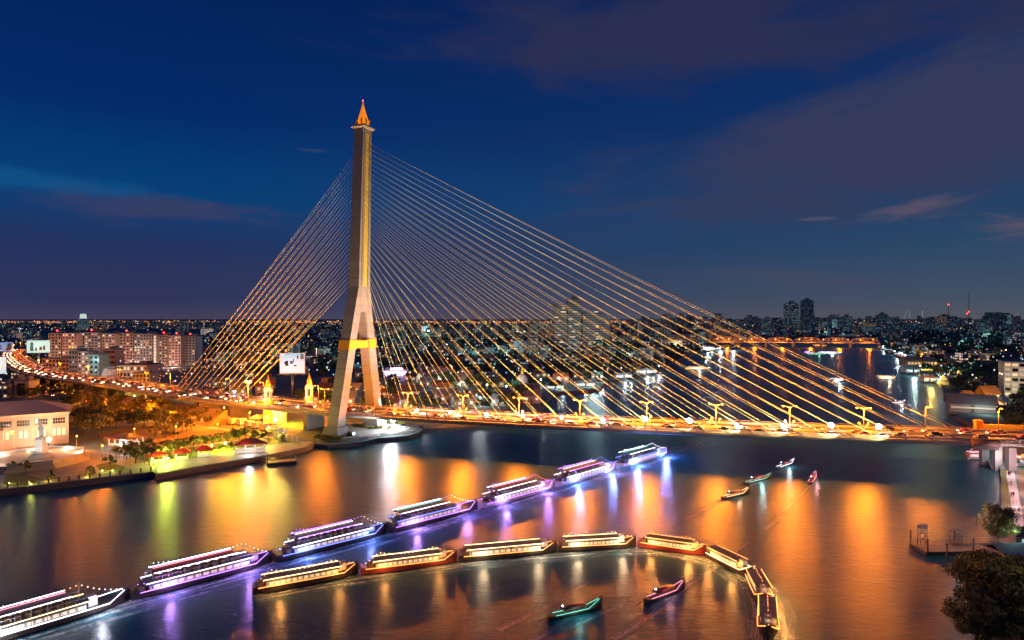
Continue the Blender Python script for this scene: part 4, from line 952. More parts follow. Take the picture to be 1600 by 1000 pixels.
# stepped condominium behind the cables
g = G(905, 543.5); d = g.y; t = thing('condominium', 'wide stepped residential tower with pale balcony bands behind the cables', 'building', g)
def px(a): return a*d/1000
secs = [(-39, -19, 475), (-18, 3, 466), (5, 36, 488), (36, 48, 496), (-39, 48, 530)]
for a, b, yt in secs:
    h = ZH(yt, d)-2; cx = px((a+b)/2); ww = px(b-a)
    MB().box((cx, 13, h/2), (ww, 26, h)).build('core_wall', 'roof_grey', t)
    me = MB().box((0, 0, 0), (ww-.6, 1.6, 1.35)).mesh('balcony', 'white_wall')
    n = int(h/3.3)
    if yt < 520:
        for i in range(n): link('balcony', me, t, (cx, -.6, 2+i*3.3))
for i in range(26):
    o = MB().box((0, 0, 0), (R.uniform(3, 9), .4, 1.4)).build('window', R.choice(('lit_window_cool', 'lit_window')), t, (px(R.choice((-30, -8, 18, 30)))+R.uniform(-8, 8), -.15, 3.8+3.3*R.randrange(0, 22)))
MB().box((px(-7), 10, ZH(463, d)-2-2), (10, 10, 6)).build('roof_room', 'grey_wall', t)
for q in (-60, 0, 60): lamp(g+Vector((q*.6, -50, 10)), (.8, .85, .9), 5500, 3)
# far towers
def tower(pxc, wpx, ytop, ybase, mat, label, dep=28, crown=3, name='high_rise', rz=.2):
    g = G(pxc, ybase); d = g.y; w_ = wpx*d/1000; h = ZH(ytop, d)-2; t = thing(name, label, 'building', g, rz)
    MB().box((0, 0, h/2-2), (w_, min(dep, w_*1.2), h-4)).build('wall', mat, t)
    if crown: MB().box((0, 0, h-2), (w_*.7, dep*.6, 4)).box((0, 0, h+crown/2), (w_*.3, dep*.3, crown)).build('crown', 'grey_wall', t)
    return t
tower(1236.5, 19, 473, 519, 'fac_tower', 'left one of the twin dark high-rises on the skyline', 30, 8)
tower(1261, 14, 468, 519, 'fac_dark', 'taller and slimmer right one of the twin high-rises', 34, 6)
tower(1247.5, 5, 492, 517, 'fac_a', 'small pale tower squeezed between the twin high-rises', 16, 0)
tower(1378.5, 13, 490, 521, 'fac_dark', 'single dark high-rise with rounded crown right of the steel bridge', 24, 6)
tower(1552, 15, 487, 512, 'fac_dark', 'broad blue-grey slab tower, left half of a pair at the far right', 60, 0)
tower(1566, 13, 488, 512, 'fac_dark', 'broad blue-grey slab tower, right half of a pair at the far right', 60, 0)
tower(1476, 18, 492, 514, 'fac_e', 'warmly lit office cluster below the red mast', 40, 4)
tower(1488, 10, 500, 514, 'fac_b', 'short reddish block beside the lit office cluster', 40, 0)
tower(130, 12, 498, 515, 'fac_c', 'pale tower with glowing rooftop sign on the left skyline', 30, 0)
tower(157, 16, 501, 516, 'fac_b', 'pinkish office block near the left skyline', 30, 0)
tower(285, 16, 500, 519, 'fac_d', 'grey tower block right of the apartment row on the skyline', 30, 0)
tower(1063, 8, 489, 508, 'fac_d', 'thin tower seen between cables on the right skyline', 30, 2)
tower(1040, 18, 491, 508, 'fac_c', 'teal tower with flat roof between the cables on the skyline', 40, 2)
tower(655, 6, 503, 523, 'fac_d', 'slim pale slab standing behind the cables right of the bridge tower', 20, 0)
tower(851, 20, 514, 527, 'fac_e', 'orange-lit block left of the stepped condominium', 30, 0)
tower(1280, 22, 502, 516, 'fac_c', 'wide pale hospital-like block right of the twin towers', 30, 0)
tower(1362, 20, 503, 515, 'fac_e', 'golden lit building with stepped roof left of the dark high-rise', 30, 5)
tower(1310, 14, 500, 515, 'fac_a', 'pale lit block in the middle of the far bank skyline', 30, 2)
tower(1130, 50, 511, 536, 'fac_b', 'long pink apartment slab beside the far end of the steel bridge', 20, 0, rz=.05)
tower(1070, 48, 520, 538, 'fac_e', 'long yellow lit building on the far left river bank', 20, 0, rz=.05)
tower(1097, 8, 516, 541, 'fac_c', 'brilliant white lit corner block at the river bend', 12, 0, rz=.05)
tower(1500, 44, 515, 522, 'fac_b', 'long low office block on the right bank behind dark trees', 30, 0, rz=.05)
tower(1572, 60, 514, 521, 'fac_a', 'wide low grey block at the far right horizon', 30, 0, rz=.05)
s = thing('rooftop_sign', 'bright white-green illuminated sign on the left skyline tower', 'sign', (G(130, 515)+Vector((0, 0, 50)))); MB().box((0, 0, ZH(494, s.location.y)-52), (34, 2, 22), 0, 0, .8).build('panel', 'lit_window_cool', s); MB().box((0, 1.5, ZH(500, s.location.y)-55), (20, 1, 22)).build('support', 'grey_metal', s)
# masts and cranes
for k, (pxx, yt, yb, redy) in enumerate(((1482, 476, 512, 476), (1514, 458, 511, 487), (1511, 489, 511, 490))):
    g = G(pxx, yb); d = g.y; h = ZH(yt, d)-2; t = thing('radio_mast', ['red-tipped mast over the lit office cluster', 'tallest thin dark mast on the right skyline', 'short mast with red lamps near the tallest mast'][k], 'mast', g)
    MB().tube([(0, 0, 0), (0, 0, h)], [2.5, 1.2], 5).build('pole', 'dark_metal', t); MB().ico((0, 0, ZH(redy, d)-2), d*.0011, 0, 6, 4).build('beacon', 'bulb_red', t)
for k, (pxx, y0, dx, dy) in enumerate(((1411, 498, 5, -12), (1420, 497, 0, -13), (1440, 495, 1, -9), (1578, 499, 12, -10))):
    g = G(pxx, 511); d = g.y; t = thing('tower_crane', ['leaning string-lit crane, left of three', 'upright string-lit crane in the middle of three', 'short string-lit crane, right of three', 'long slanting lit crane arm by the far right slab towers'][k], 'crane', g)
    MB().tube([(0, 0, 0), (0, 0, ZH(y0, d)-2)], 2.2, 5).build('mast', 'grey_metal', t)
    a = Vector((0, 0, ZH(y0, d)-2)); b_ = Vector((dx*d/1000, 0, ZH(y0+dy, d)-2)); MB().tube([a, b_], 1.6, 4).build('jib', 'grey_metal', t)
    for i in range(5): MB().ico(a.lerp(b_, (i+.5)/5)+Vector((0, -3, 0)), 2.0, 0, 6, 3).build('work_lamp', 'lit_window_cool', t)
# ================================================================== STEEL BRIDGE FAR UP THE RIVER
g0 = G(1374, 540.5); g1 = G(1120, 534.5); zb = 9.0
A0 = Vector(((1374-800)*1.23, 1230, 0)); B0 = Vector(((1112-800)*1.30, 1300, 0)); ax = (B0-A0); LT = ax.length; an = math.atan2(ax.y, ax.x)
tb2 = thing('steel_truss_bridge', 'far orange-lit steel truss bridge with six humped spans over the river', 'bridge', A0, an)
MB().box((LT/2, 0, zb), (LT, 10, 1.4)).build('deck', 'steel_truss', tb2)
ns = 6; sp_ = LT/ns
tm = MB()
for sy in (-4.6, 4.6):
    nb = 8; pts = [(sp_*i/nb, sy, zb+.7+(0 if i in (0, nb) else 5.2+4.2*math.sin(PI*i/nb))) for i in range(nb+1)]
    for i in range(nb): tm.tube([pts[i], pts[i+1]], .55, 4)
    for i in range(1, nb): tm.tube([(pts[i][0], sy, zb), pts[i]], .35, 4); tm.tube([(pts[i-1 if i > nb/2 else i+1][0], sy, zb), pts[i]], .35, 4)
tme = tm.mesh('truss', 'steel_truss')
for i in range(ns):
    link('truss', tme, tb2, (sp_*i, 0, 0))
    MB().box((sp_*i, 0, zb/2-1), (3.2, 9, zb)).build('pier', 'concrete', tb2)
    lamp(A0+ax*((i+.5)/ns)+Vector((-3, -22, zb+3)), SOD, 26000, 1.5)
    lamp(A0+ax*((i+.5)/ns)+Vector((0, -12, zb-1)), SOD, 12000, 1)
for i in range(14):
    t = thing('bridge_lamp', 'orange lamp on the far steel bridge', 'lamp', A0+ax*((i+.5)/14)+Vector((0, 0, zb+.7)), 0, 'lamps along the far steel bridge'); MB().tube([(0, 0, 0), (0, 0, 5)], .2, 4).build('pole', 'grey_metal', t); MB().ico((0, 0, 5.4), .9, 0, 6, 4).build('lantern', 'bulb_sodium', t)
# ================================================================== RIGHT BANK NEAR BUILDINGS
def hall(pxc, wpx, yeave, ybase, dep, wall, roofm, label, rz=0, rh=3, name='hall', over=.8, wins=6, wm='lit_window', hipr=False):
    g = G(pxc, ybase); d = g.y; w_ = wpx*d/1000; h = max(2.4, ZH(yeave, d)-2); t = thing(name, label, 'building', g, rz)
    MB().box((0, dep/2, h/2), (w_, dep, h)).gend((0, dep/2, h), dep, w_, rh).build('wall', wall, t)
    b = MB()
    (b.hip((0, dep/2, h), dep, w_, rh, over, 0, 0) if hipr else b.gable((0, dep/2, h), dep, w_, rh, over)).build('roof', roofm, t)
    if wins:
        me = MB().box((0, 0, 0), (w_/wins*.6, .3, h*.35)).mesh('window', wm)
        for i in range(wins): link('window', me, t, (-w_/2+w_/wins*(i+.5), -.06, h*.5))
    MB().box((0, -.2, h*.45), (1.6, .3, h*.8)).build('door', 'wood', t)
    return t
t = hall(1520, 60, 630, 645, 12, 'grey_wall', 'roof_grey', 'long grey-roofed boathouse on stilts above the water on the right', -.45, 4.5, 'boathouse', 1.2, 0)
d = t.location.y; tw = 60*d/1000
MB().box((0, -.6, 2.9), (tw-1, 1.2, .9)).build('lit_band', 'lit_window_soft', t)
MB().box((0, 5, -.8), (tw+1, 13, .5)).build('deck', 'pale_concrete', t)
for i in range(9): MB().tube([(-tw/2+tw*i/8, -1, -4), (-tw/2+tw*i/8, -1, -.5)], .25, 6).build('stilt', 'dark_concrete', t)
hall(1441, 46, 563.5, 572, 16, 'cream_wall', 'roof_grey', 'long market hall with grey roof and yellow lit front by the river bend', 0, 4, 'market_hall', 1, 9)
t = hall(1427, 22, 576, 582, 10, 'white_wall', 'roof_grey', 'low pier house with arched roof and three white arches', 0, 3.5, 'pier_house', .6, 3, 'lit_window_cool')
hall(1494, 22, 596, 602, 14, 'grey_wall', 'roof_grey', 'riverside house with dark pyramid roof right of the restaurant', 0, 5, 'pier_house', 1, 3, 'lit_window_cool', True)
hall(1453, 18, 590, 596, 6, 'cream_wall', 'roof_orange', 'golden lit floating restaurant at the water edge', 0, 1.5, 'restaurant', .5, 6)
hall(1467, 12, 588, 595, 6, 'white_wall', 'roof_grey', 'small white lit boat house right of the golden restaurant', 0, 1.5, 'pier_house', .5, 4, 'lit_window_cool')
hall(1487, 30, 583, 589, 8, 'cream_wall', 'roof_brown', 'low restaurant terrace strung with orange lamps', 0, 1.5, 'restaurant', .5, 9)
hall(1482, 28, 575, 582, 8, 'cream_wall', 'roof_red', 'red roofed low house behind the orange lit terrace', 0, 2.5, 'house', .5, 4)
hall(1551, 24, 614, 622, 8, 'gold_paint', 'roof_orange', 'temple-like hall with glowing orange roof left of the white building', .1, 4.5, 'temple_hall', 1, 4)
hall(1516, 14, 617, 623, 6, 'pink_wall', 'roof_orange', 'small orange roofed house behind the boathouse', .1, 2.5, 'house', .6, 2)
hall(1574, 12, 627, 634, 6, 'white_wall', 'teal_wall', 'tiny house with pointed pale roof below the white building', .1, 3, 'house', .6, 1, 'lit_window', True)
hall(1560, 14, 631, 640, 7, 'pink_wall', 'roof_orange', 'salmon house beside the lane behind the boathouse', .3, 2.5, 'house', .6, 2)
hall(1578, 60, 558, 563, 14, 'grey_wall', 'roof_red', 'long dark red roof behind the white building', 0, 3, 'hall', 1, 0)
for pxx, pyy, c, e in ((1441, 577, YEL, 14000), (1427, 585, (.7, 1, .95), 9000), (1453, 599, (1, .6, .1), 9000), (1466, 598, (.9, .95, 1), 5000), (1487, 591, (1, .45, .1), 9000), (1500, 590, (.3, 1, .6), 3000), (1452, 567, SOD, 12000), (1440, 558, SOD, 18000), (1425, 560, SOD, 9000), (1520, 561, SOD, 12000), (1530, 562, SOD, 9000), (1551, 625, YEL, 5200), (1516, 626, SOD, 1500), (1410, 562, (.9, .95, 1), 16000), (1566, 640, (1, .7, .5), 2500), (1536, 648, (.7, 1, .9), 1500), (1470, 580, SOD, 7000)):
    lamp(G(pxx, pyy)+Vector((0, -2, 5)), c, e*1.6, .8)
for k, (pxx, pyy, m_) in enumerate(((1412, 566, 'bulb_white'), (1449, 599, 'bulb_yellow'), (1456, 600, 'bulb_yellow'), (1468, 600, 'bulb_white'), (1478, 589, 'bulb_sodium'), (1484, 589, 'bulb_sodium'), (1490, 589, 'bulb_sodium'), (1496, 589, 'bulb_sodium'), (1462, 572, 'bulb_sodium'), (1424, 586, 'bulb_white'), (1431, 586, 'bulb_white'), (1438, 577, 'bulb_yellow'), (1451, 577, 'bulb_yellow'), (1533, 584, 'bulb_sodium'), (1520, 592, 'bulb_sodium'), (1448, 563, 'bulb_sodium'), (1439, 561, 'bulb_sodium'))):
    t = thing('quay_lamp', 'glowing lamp on a post among the riverside restaurants on the right bank', 'lamp', G(pxx, pyy), 0, 'lamps around the right bank restaurants'); MB().tube([(0, 0, 0), (0, 0, 3.5)], .12, 5).build('post', 'grey_metal', t); MB().ico((0, 0, 3.8), .5, 0, 7, 4).build('lantern', m_, t)
# left bank pieces behind the cables
for pxc, wp, ye, yb, dp, rz, lab in ((681, 24, 586, 594, 14, -.1, 'temple hall with tall brown tiered roof and white gable trim'), (702, 18, 589, 596, 10, .3, 'smaller temple hall with brown roof and golden gable'), (728, 20, 592, 599, 10, 0, 'low brown roofed monastery hall right of the temple')):
    t = hall(pxc, wp, ye, yb, dp, 'white_wall', 'roof_brown', lab, rz, 7, 'temple_hall', 1.2, 4, 'lit_window_cool')
    lamp(t.location+Vector((0, -10, 5)), (.8, .95, .9), 7000, .8)
    b = MB(); g = t.children[0]
    w_ = wp*t.location.y/1000
    b.gable((0, dp/2, ZH(ye, t.location.y)-2+2.6), dp*.55, w_*.7, 5, .5); b.build('upper_roof', 'roof_brown', t)
t = thing('chedi', 'pale bell-shaped stupa with orange-gold spire behind the cables', 'stupa', G(816, 612)); d = t.location.y; k = d/478
MB().lathe([(5.4, 0), (5.2, 4), (4.6, 4.2), (4.3, 9), (3.2, 12), (1.2, 13.2)], 16).build('bell', 'pale_concrete', t); MB().lathe([(1.3, 0), (.9, 1.6), (.5, 4), (.1, 7)], 10).build('spire', 'gold', t, (0, 0, 13.2)); MB().box((0, 0, .8), (13, 13, 1.6)).build('base', 'pale_concrete', t)
lamp(t.location+Vector((-3, -14, 12)), (.9, .92, 1), 5200, .6)
t = hall(618, 34, 578, 592, 12, 'grey_wall', 'roof_grey', 'violet lit shop building with glowing pink sign bars right of the bridge tower', 0, 1.5, 'shop_building', .4, 7, 'violet_neon')
d = t.location.y; MB().box((0, -1.4, ZH(581.5, d)-2), (20.5, .5, 1.6)).build('sign_bar', 'pink_neon', t); MB().box((1, -.6, ZH(576.5, d)-2), (11, .5, 1.5)).build('sign_bar', 'violet_neon', t); MB().box((1, .1, ZH(577, d)-2.3), (12, .4, 4)).build('sign_support', 'grey_metal', t)
lamp(t.location+Vector((0, -8, 10)), (.8, .4, 1), 12000, 1)
hall(855, 54, 570, 577, 18, 'white_wall', 'roof_grey', 'long white institutional building with dark windows beyond the stupa', .05, 3, 'hall', .8, 10, 'lit_window_cool')
for pxc, wp, yb, lab in ((868, 26, 607, 'white lit floating pier with flat roof at the left bank, nearest the deck'), (915, 30, 603, 'white lit pier house at the left bank beside moored boats'), (1010, 34, 583, 'pale lit pier pavilion on the left bank before dark trees'), (975, 26, 590, 'hip roofed pier house with few lamps on the left bank'), (1105, 26, 547, 'brightly lit white riverside hall at the river bend')):
    t = hall(pxc, wp, yb-4.5, yb, 8, 'white_wall', 'roof_grey', lab, .1, 1.6, 'pier_house', .5, 6, 'lit_window_cool')
    lamp(t.location+Vector((0, -6, 5)), (.75, .97, 1), 3000*(t.location.y/500)**1.6, .8)
    lamp(t.location+Vector((5, -9, 3.5)), (.8, 1, 1), 1500*(t.location.y/500)**1.6, .5)
for k, (pxx, pyy, m_, c) in enumerate(((718, 612, 'bulb_yellow', YEL), (761, 613, 'bulb_yellow', (1, .9, .6)), (791, 615, 'bulb_white', (.3, 1, .3)), (640, 632, 'bulb_white', WHT), (684, 620, 'bulb_white', (.6, 1, .9)), (845, 604, 'bulb_white', WHT), (873, 600, 'bulb_sodium', (1, .6, .4)), (940, 598, 'bulb_white', WHT), (985, 560, 'bulb_yellow', YEL), (975, 541, 'bulb_sodium', SOD), (1062, 555, 'bulb_sodium', SOD), (1030, 580, 'bulb_white', WHT), (660, 640, 'bulb_white', WHT), (750, 635, 'bulb_white', WHT), (570, 622, 'bulb_sodium', SOD), (548, 617, 'bulb_sodium', SOD), (600, 618, 'bulb_sodium', SOD), (484, 640, 'bulb_sodium', SOD))):
    g = G(pxx, pyy); t = thing('bank_lamp', 'lone bright lamp post on the dark left bank behind the bridge', 'lamp', g, 0, 'lamp posts on the left bank behind the bridge'); MB().tube([(0, 0, 0), (0, 0, 5)], .12, 5).build('post', 'grey_metal', t); MB().ico((0, 0, 5.4), .55, 0, 7, 4).build('lantern', m_, t); lamp(g+Vector((0, -1, 6.8)), c, 5200, .5)
# ================================================================== CITY SCATTER
hero = [(60, 320, 515, 600), (860, 945, 515, 545), (-60, 130, 615, 800), (590, 645, 578, 596), (665, 745, 585, 601), (1410, 1510, 562, 604), (1560, 1700, 560, 650), (800, 830, 590, 615), (1485, 1565, 612, 650), (-50, 470, 628, 800), (1515, 1700, 640, 1200), (1040, 1160, 520, 545)]
PATHB = [BP(s) for s in range(int(SS[0]), int(SS[-1]), 12)]
def free(x, y, rr=10, hh=True):
    pxx = 800+1000*x/y; pyy = 497+55000/y
    if not inpoly(x, y, PL2): return False
    for dx, dy in ((rr, 0), (-rr, 0), (0, rr), (0, -rr)):
        if not inpoly(x+dx, y+dy, PL2): return False
    if hh:
        for a, b, c, d in hero:
            if a < pxx < b and c < pyy < d: return False
    return all((p.x-x)**2+(p.y-y)**2 > (rr+15)**2 for p in PATHB)
def cb(w_, d_, h, mat, name='city_building', extra=True):
    t = thing(name, '', 'building'); MB().box((0, 0, h/2), (w_, d_, h)).build('wall', mat, t)
    r = MB().box((0, 0, h+.3), (w_+.5, d_+.5, .6))
    if extra: r.box((w_*.2, 0, h+1.7), (w_*.3, d_*.4, 2.4)).box((-w_*.3, d_*.1, h+1.1), (w_*.12, d_*.2, 1.2))
    r.build('roof', 'roof_grey', t); return t
cps = [cb(14, 11, 10, 'fac_a'), cb(20, 12, 13, 'fac_b'), cb(12, 12, 17, 'fac_c'), cb(28, 13, 15, 'fac_d'), cb(18, 14, 11, 'fac_e'), cb(34, 12, 9, 'fac_c'), cb(16, 14, 26, 'fac_a'), cb(26, 14, 22, 'fac_e')]
clab = ['small cool-lit block of flats in the dark city', 'wide brownish block of flats in the dark city', 'teal-lit mid-rise block in the dark city', 'long grey block with few lit windows in the city', 'low warm-lit block in the dark city', 'long low teal-lit building in the dark city', 'taller cool-lit block standing over its neighbours', 'tall warm-lit slab standing over its neighbours']
hp = []
for k, (rm, wm) in enumerate((('roof_grey', 'grey_wall'), ('roof_brown', 'cream_wall'), ('roof_orange', 'white_wall'), ('roof_grey', 'teal_wall'))):
    t = thing('house', '', 'house'); MB().box((0, 0, 2.4), (10, 7, 4.8)).gend((0, 0, 4.8), 7, 10, 2.4).build('wall', wm, t); MB().gable((0, 0, 4.8), 7, 10, 2.4, .7).build('roof', rm, t)
    for x_ in (-3, 3): MB().box((x_, -3.53, 2.6), (1.5, .12, 1.3)).build('window', 'lit_window_cool' if k != 2 else 'lit_window', t)
    MB().box((0, -3.53, 1.2), (1.2, .12, 2.3)).build('door', 'wood', t); hp.append(t)
hlab = ['grey roofed house on the dark left bank', 'brown roofed cream house in the dark city', 'orange roofed white house in the dark city', 'small teal-walled house under a grey roof']
placed = []
def okd(x, y, r): return all((x-a)**2+(y-b)**2 > (r+c)**2*.55 for a, b, c in placed)
n = 0; tries = 0
while n < 130 and tries < 6000:
    tries += 1; pxx = R.uniform(330, 1600); pyy = R.uniform(540, 640); g = G(pxx, pyy)
    if free(g.x, g.y, 9) and okd(g.x, g.y, 6):
        k = R.choice((0, 0, 1, 2, 3)); inst(hp[k], g, R.uniform(-.5, .5), R.uniform(.8, 1.3), hlab[k], 'houses in the city'); placed.append((g.x, g.y, 6)); n += 1
n = 0; tries = 0
while n < 290 and tries < 12000:
    tries += 1; pxx = R.uniform(-30, 1630); pyy = 508+R.random()**1.5*70; g = G(pxx, pyy)
    if free(g.x, g.y, 18) and okd(g.x, g.y, 13):
        k = R.choice((0, 1, 2, 3, 4, 5, 0, 1, 2, 3, 4, 5, 6, 7)); 
        if pyy > 545 and k > 5: k = 4
        inst(cps[k], g, R.uniform(-.4, .4), R.uniform(.8, 1.35), clab[k], 'city blocks'); placed.append((g.x, g.y, 13)); n += 1
# far city as one mass
fc = MB(); r = random.Random(3)
for i in range(3600):
    d = 1300*(12000/1300)**(r.random()**.8); x = r.uniform(-.95, .95)*d
    if d < 3500 and not free(x, d, 15): continue
    right = x/d > .2
    h = r.uniform(6, 14)+(r.random()**7)*(70 if right else 32)*min(1, d/3000)
    w_ = r.uniform(12, 34)*(1+d/9000); fc.box((x, d, 2+h/2), (w_, r.uniform(10, 24), h), r.uniform(-.6, .6))
tag(fc.build('distant_city', 'fac_far'), 'far low city reaching the horizon, full of tiny lights', 'city', kind='stuff')
def lightfield(name, mat, n, seed, xr, dr, pw, label, z=(5, 14), size=.00075, near=.5, band=None):
    r = random.Random(seed); b = MB(); c = 0
    while c < n:
        d = dr[0]*(dr[1]/dr[0])**(r.random()**pw); x = r.uniform(*xr)*d; c += 1
        if band: 
            if r.random() < band: d = dr[1]*r.uniform(.5, 1); x = r.uniform(*xr)*d
        if d < 2600 and not free(x, d, 2, d > 1000): continue
        s = (near+d*size*r.uniform(.35, 1.15)); zz = r.uniform(*z)+(d*.0012 if d > 4000 else 0)*r.random()
        b.add([(x-s, d, zz+2), (x, d-s, zz+2), (x+s, d, zz+2), (x, d+s, zz+2), (x, d, zz+2+s), (x, d, zz+2-s)], [(0, 1, 4), (1, 2, 4), (2, 3, 4), (3, 0, 4), (1, 0, 5), (2, 1, 5), (3, 2, 5), (0, 3, 5)])
    tag(b.build(name, mat), label, 'lights', kind='stuff')
em('city_orange', (1, .3, .05), 1.3, False); em('city_white', (.75, .95, 1), 1.0, False); em('city_green', (.3, .95, .75), .6, False); em('city_yellow', (1, .65, .25), 1.3, False); em('city_pink', (.95, .55, .7), 1.0, False)
lightfield('city_lights', 'city_orange', 1100, 1, (-.85, .85), (700, 9000), .75, 'countless small orange lamps across the city', band=.35)
lightfield('city_lights', 'city_white', 1100, 2, (-.85, .85), (480, 8000), .9, 'countless small white lamps across the city', band=.2)
lightfield('city_lights', 'city_green', 800, 3, (-.3, .85), (480, 6000), 1.0, 'countless small greenish lamps across the city', size=.0006)
lightfield('city_lights', 'city_yellow', 1100, 4, (-.85, .85), (900, 9500), .7, 'countless small yellow lamps across the city', band=.4)
lightfield('city_lights', 'city_pink', 300, 5, (-.85, -.3), (600, 7000), .9, 'countless small pinkish lamps in the left part of the city')
lightfield('city_lights', 'city_orange', 260, 6, (-.75, -.45), (430, 800), 1.0, 'orange lamps crowded beside the left viaduct', z=(3, 9), size=.0003, near=.45)
rl = random.Random(12); k = 0  # added point lights without fixtures, lifting the dark city
while k < 58:
    pxx = rl.uniform(-20, 1620) if k % 2 else rl.uniform(560, 1600); pyy = rl.choice((rl.uniform(516, 535), rl.uniform(530, 570), rl.uniform(560, 612))); g = G(pxx, pyy)
    if not free(g.x, g.y, 8): continue
    c = rl.choice(((.35, 1, .85), (.6, .95, 1), (.45, .9, 1), (1, .6, .3))) if pxx > 500 else rl.choice(((1, .5, .4), (1, .6, .5), (.8, .7, 1)))
    lamp(g+Vector((0, -3, 11)), c, 9000*(g.y/500)**1.5, 1.0); k += 1
# chain of highway lamps near the horizon
b = MB()
for i in range(330):
    d = 5200+R.uniform(-200, 200); x = -4300+i*16.; s = R.uniform(3, 6.5); z_ = 24+R.uniform(-5, 5)
    b.add([(x-s, d, z_), (x, d-s, z_), (x+s, d, z_), (x, d+s, z_), (x, d, z_+s), (x, d, z_-s)], [(0, 1, 4), (1, 2, 4), (2, 3, 4), (3, 0, 4), (1, 0, 5), (2, 1, 5), (3, 2, 5), (0, 3, 5)])
tag(b.build('highway_lamps', 'city_orange'), 'line of orange highway lamps just under the horizon', 'lights', kind='stuff')
# dark trees
n = 0; tries = 0
while n < 140 and tries < 6000:
    tries += 1; pxx = R.choice((R.uniform(470, 1080), R.uniform(1400, 1640), R.uniform(560, 1050))); pyy = R.uniform(545, 650); g = G(pxx, pyy)
    if free(g.x, g.y, 4, False) and okd(g.x, g.y, 3) and not (1475 < pxx < 1565 and pyy > 610):
        inst(R.choice(tpd), g, R.uniform(0, 6), R.uniform(.6, 1.05), 'dark rounded tree among the houses behind the bridge', 'dark trees behind the bridge'); n += 1
for pxx, pyy, sc in ((1580, 665, 1.0), (1592, 672, 1.1), (1570, 655, .8), (1604, 690, 1.), (1588, 640, .8), (1600, 655, 1.), (1620, 700, 1.), (1575, 676, .7), (1582, 648, .9)):
    g = G(pxx, pyy)
    if free(g.x, g.y, 1, False): inst(R.choice(tpd), g, R.uniform(0, 6), sc*.8, 'dense dark tree between white building and right end of the bridge', 'trees by the white building')
wd = MB(); r = random.Random(9); c = 0
def clump(x, y, rr, nl):
    for j in range(nl):
        p = Vector((x+r.gauss(0, rr*.45), y+r.gauss(0, rr*.4), 2+abs(r.gauss(rr*.5, rr*.35)))); u = Vector((r.gauss(0, 1), r.gauss(0, 1), r.gauss(0, .6))).normalized(); v = u.cross(Vector((r.gauss(0, .5), -1, .6))).normalized(); s = rr*.3
        wd.add([p-u*s, p+v*s*.8, p+u*s, p-v*s*.8], [(0, 1, 2, 3)])
while c < 1500:
    c += 1; d = 620*(6000/620)**r.random(); x = r.uniform(-.9, .9)*d
    if free(x, d, 6): clump(x, d, r.uniform(6, 11)*(1+d/5000), 22)
for a in range(260):
    pxx, pyy = r.choice(((r.uniform(930, 1060), r.uniform(546, 566)), (r.uniform(1385, 1560), r.uniform(528, 552)), (r.uniform(1490, 1570), r.uniform(575, 612))))
    g = G(pxx, pyy)
    if free(g.x, g.y, 3, False): clump(g.x, g.y, r.uniform(6, 10)*(g.y/800), 26)
tag(wd.build('wood', 'leaf_dark'), 'dark masses of trees spread through the far city', 'wood', kind='stuff')
# ================================================================== TRAFFIC
def car(mat, label):
    t = thing('car', label, 'car')
    b = MB(); b.box((0, 0, .62), (4.4, 1.78, .56), 0, 0, .95)
    b.box((-.15, 0, 1.14), (2.3, 1.6, .52), 0, 0, .8); b.build('body', mat, t)
    MB().box((-.15, 0, 1.13), (2.2, 1.64, .36), 0, 0, .84).build('windows', 'glass_dark', t)
    wm = MB().lathe([(.33, -.1), (.33, .1)], 8).mesh('wheel', 'rubber')
    for x_ in (-1.4, 1.4):
        for y_ in (-.82, .82): link('wheel', wm, t, (x_, y_, .33)).rotation_euler = (PI/2, 0, 0)
    for y_ in (-.62, .62):
        MB().box((2.17, y_, .68), (.14, .42, .26)).build('headlight', 'headlight', t); MB().box((-2.17, y_, .72), (.14, .42, .26)).build('taillight', 'taillight', t)
    return t
cars = [car(m_, '') for m_ in ('car_white', 'car_silver', 'car_black', 'car_red', 'car_pink', 'car_green')]
cl = ['white car', 'silver car', 'black car', 'red car', 'pink taxi', 'green taxi']
rc = random.Random(5); slots = []
for lane, (t_, dirn) in enumerate(((-8.3, 1), (-5.1, 1), (-1.9, 1), (2.0, -1), (5.1, -1), (8.3, -1))):
    s = SS[0]+120+rc.random()*8
    while s < SS[-1]-60: slots.append((s, t_, dirn)); s += rc.uniform(9, 34)
slots.sort(key=lambda q: BP(q[0]).y)
fa_ = MB(); fh_ = MB(); ft_ = MB()
for i, (s, t_, dirn) in enumerate(slots):
    p = BP(s, t_, ZD); k = rc.choice((0, 0, 0, 1, 1, 1, 2, 4)); a = BA(s)+(0 if dirn > 0 else PI)
    if i < 120: inst(cars[k], p, a, 1, cl[k]+(' with lights on, driving right across the bridge deck' if dirn > 0 else ' with lights on, driving left across the bridge deck'), 'cars crossing the bridge')
    else:
        fa_.box(p+Vector((0, 0, .7)), (4.4, 1.8, .7), a, k); fa_.box(p+Vector((0, 0, 1.25)), (2.3, 1.6, .4), a, k, .8)
        u = Vector((math.cos(a), math.sin(a), 0))
        fa_.box(p+u*2.25+Vector((0, 0, .7)), (.14, 1.5, .3), a, 6); fa_.box(p-u*2.25+Vector((0, 0, .7)), (.14, 1.5, .3), a, 7)
tag(fa_.build('distant_cars', ['car_white', 'car_silver', 'car_black', 'car_red', 'car_pink', 'car_green', 'headlight', 'taillight']), 'stream of far cars with lights on along the left viaduct', 'traffic', kind='stuff')
for i in range(26):
    s = SL-40-i*11; p = BP(s, -20, 2.1)
    if i % 3 != 1: inst(cars[i % 6], p, BA(s)+PI*(i % 2), 1, cl[i % 6]+' on the ground road below the viaduct', 'cars below the viaduct')
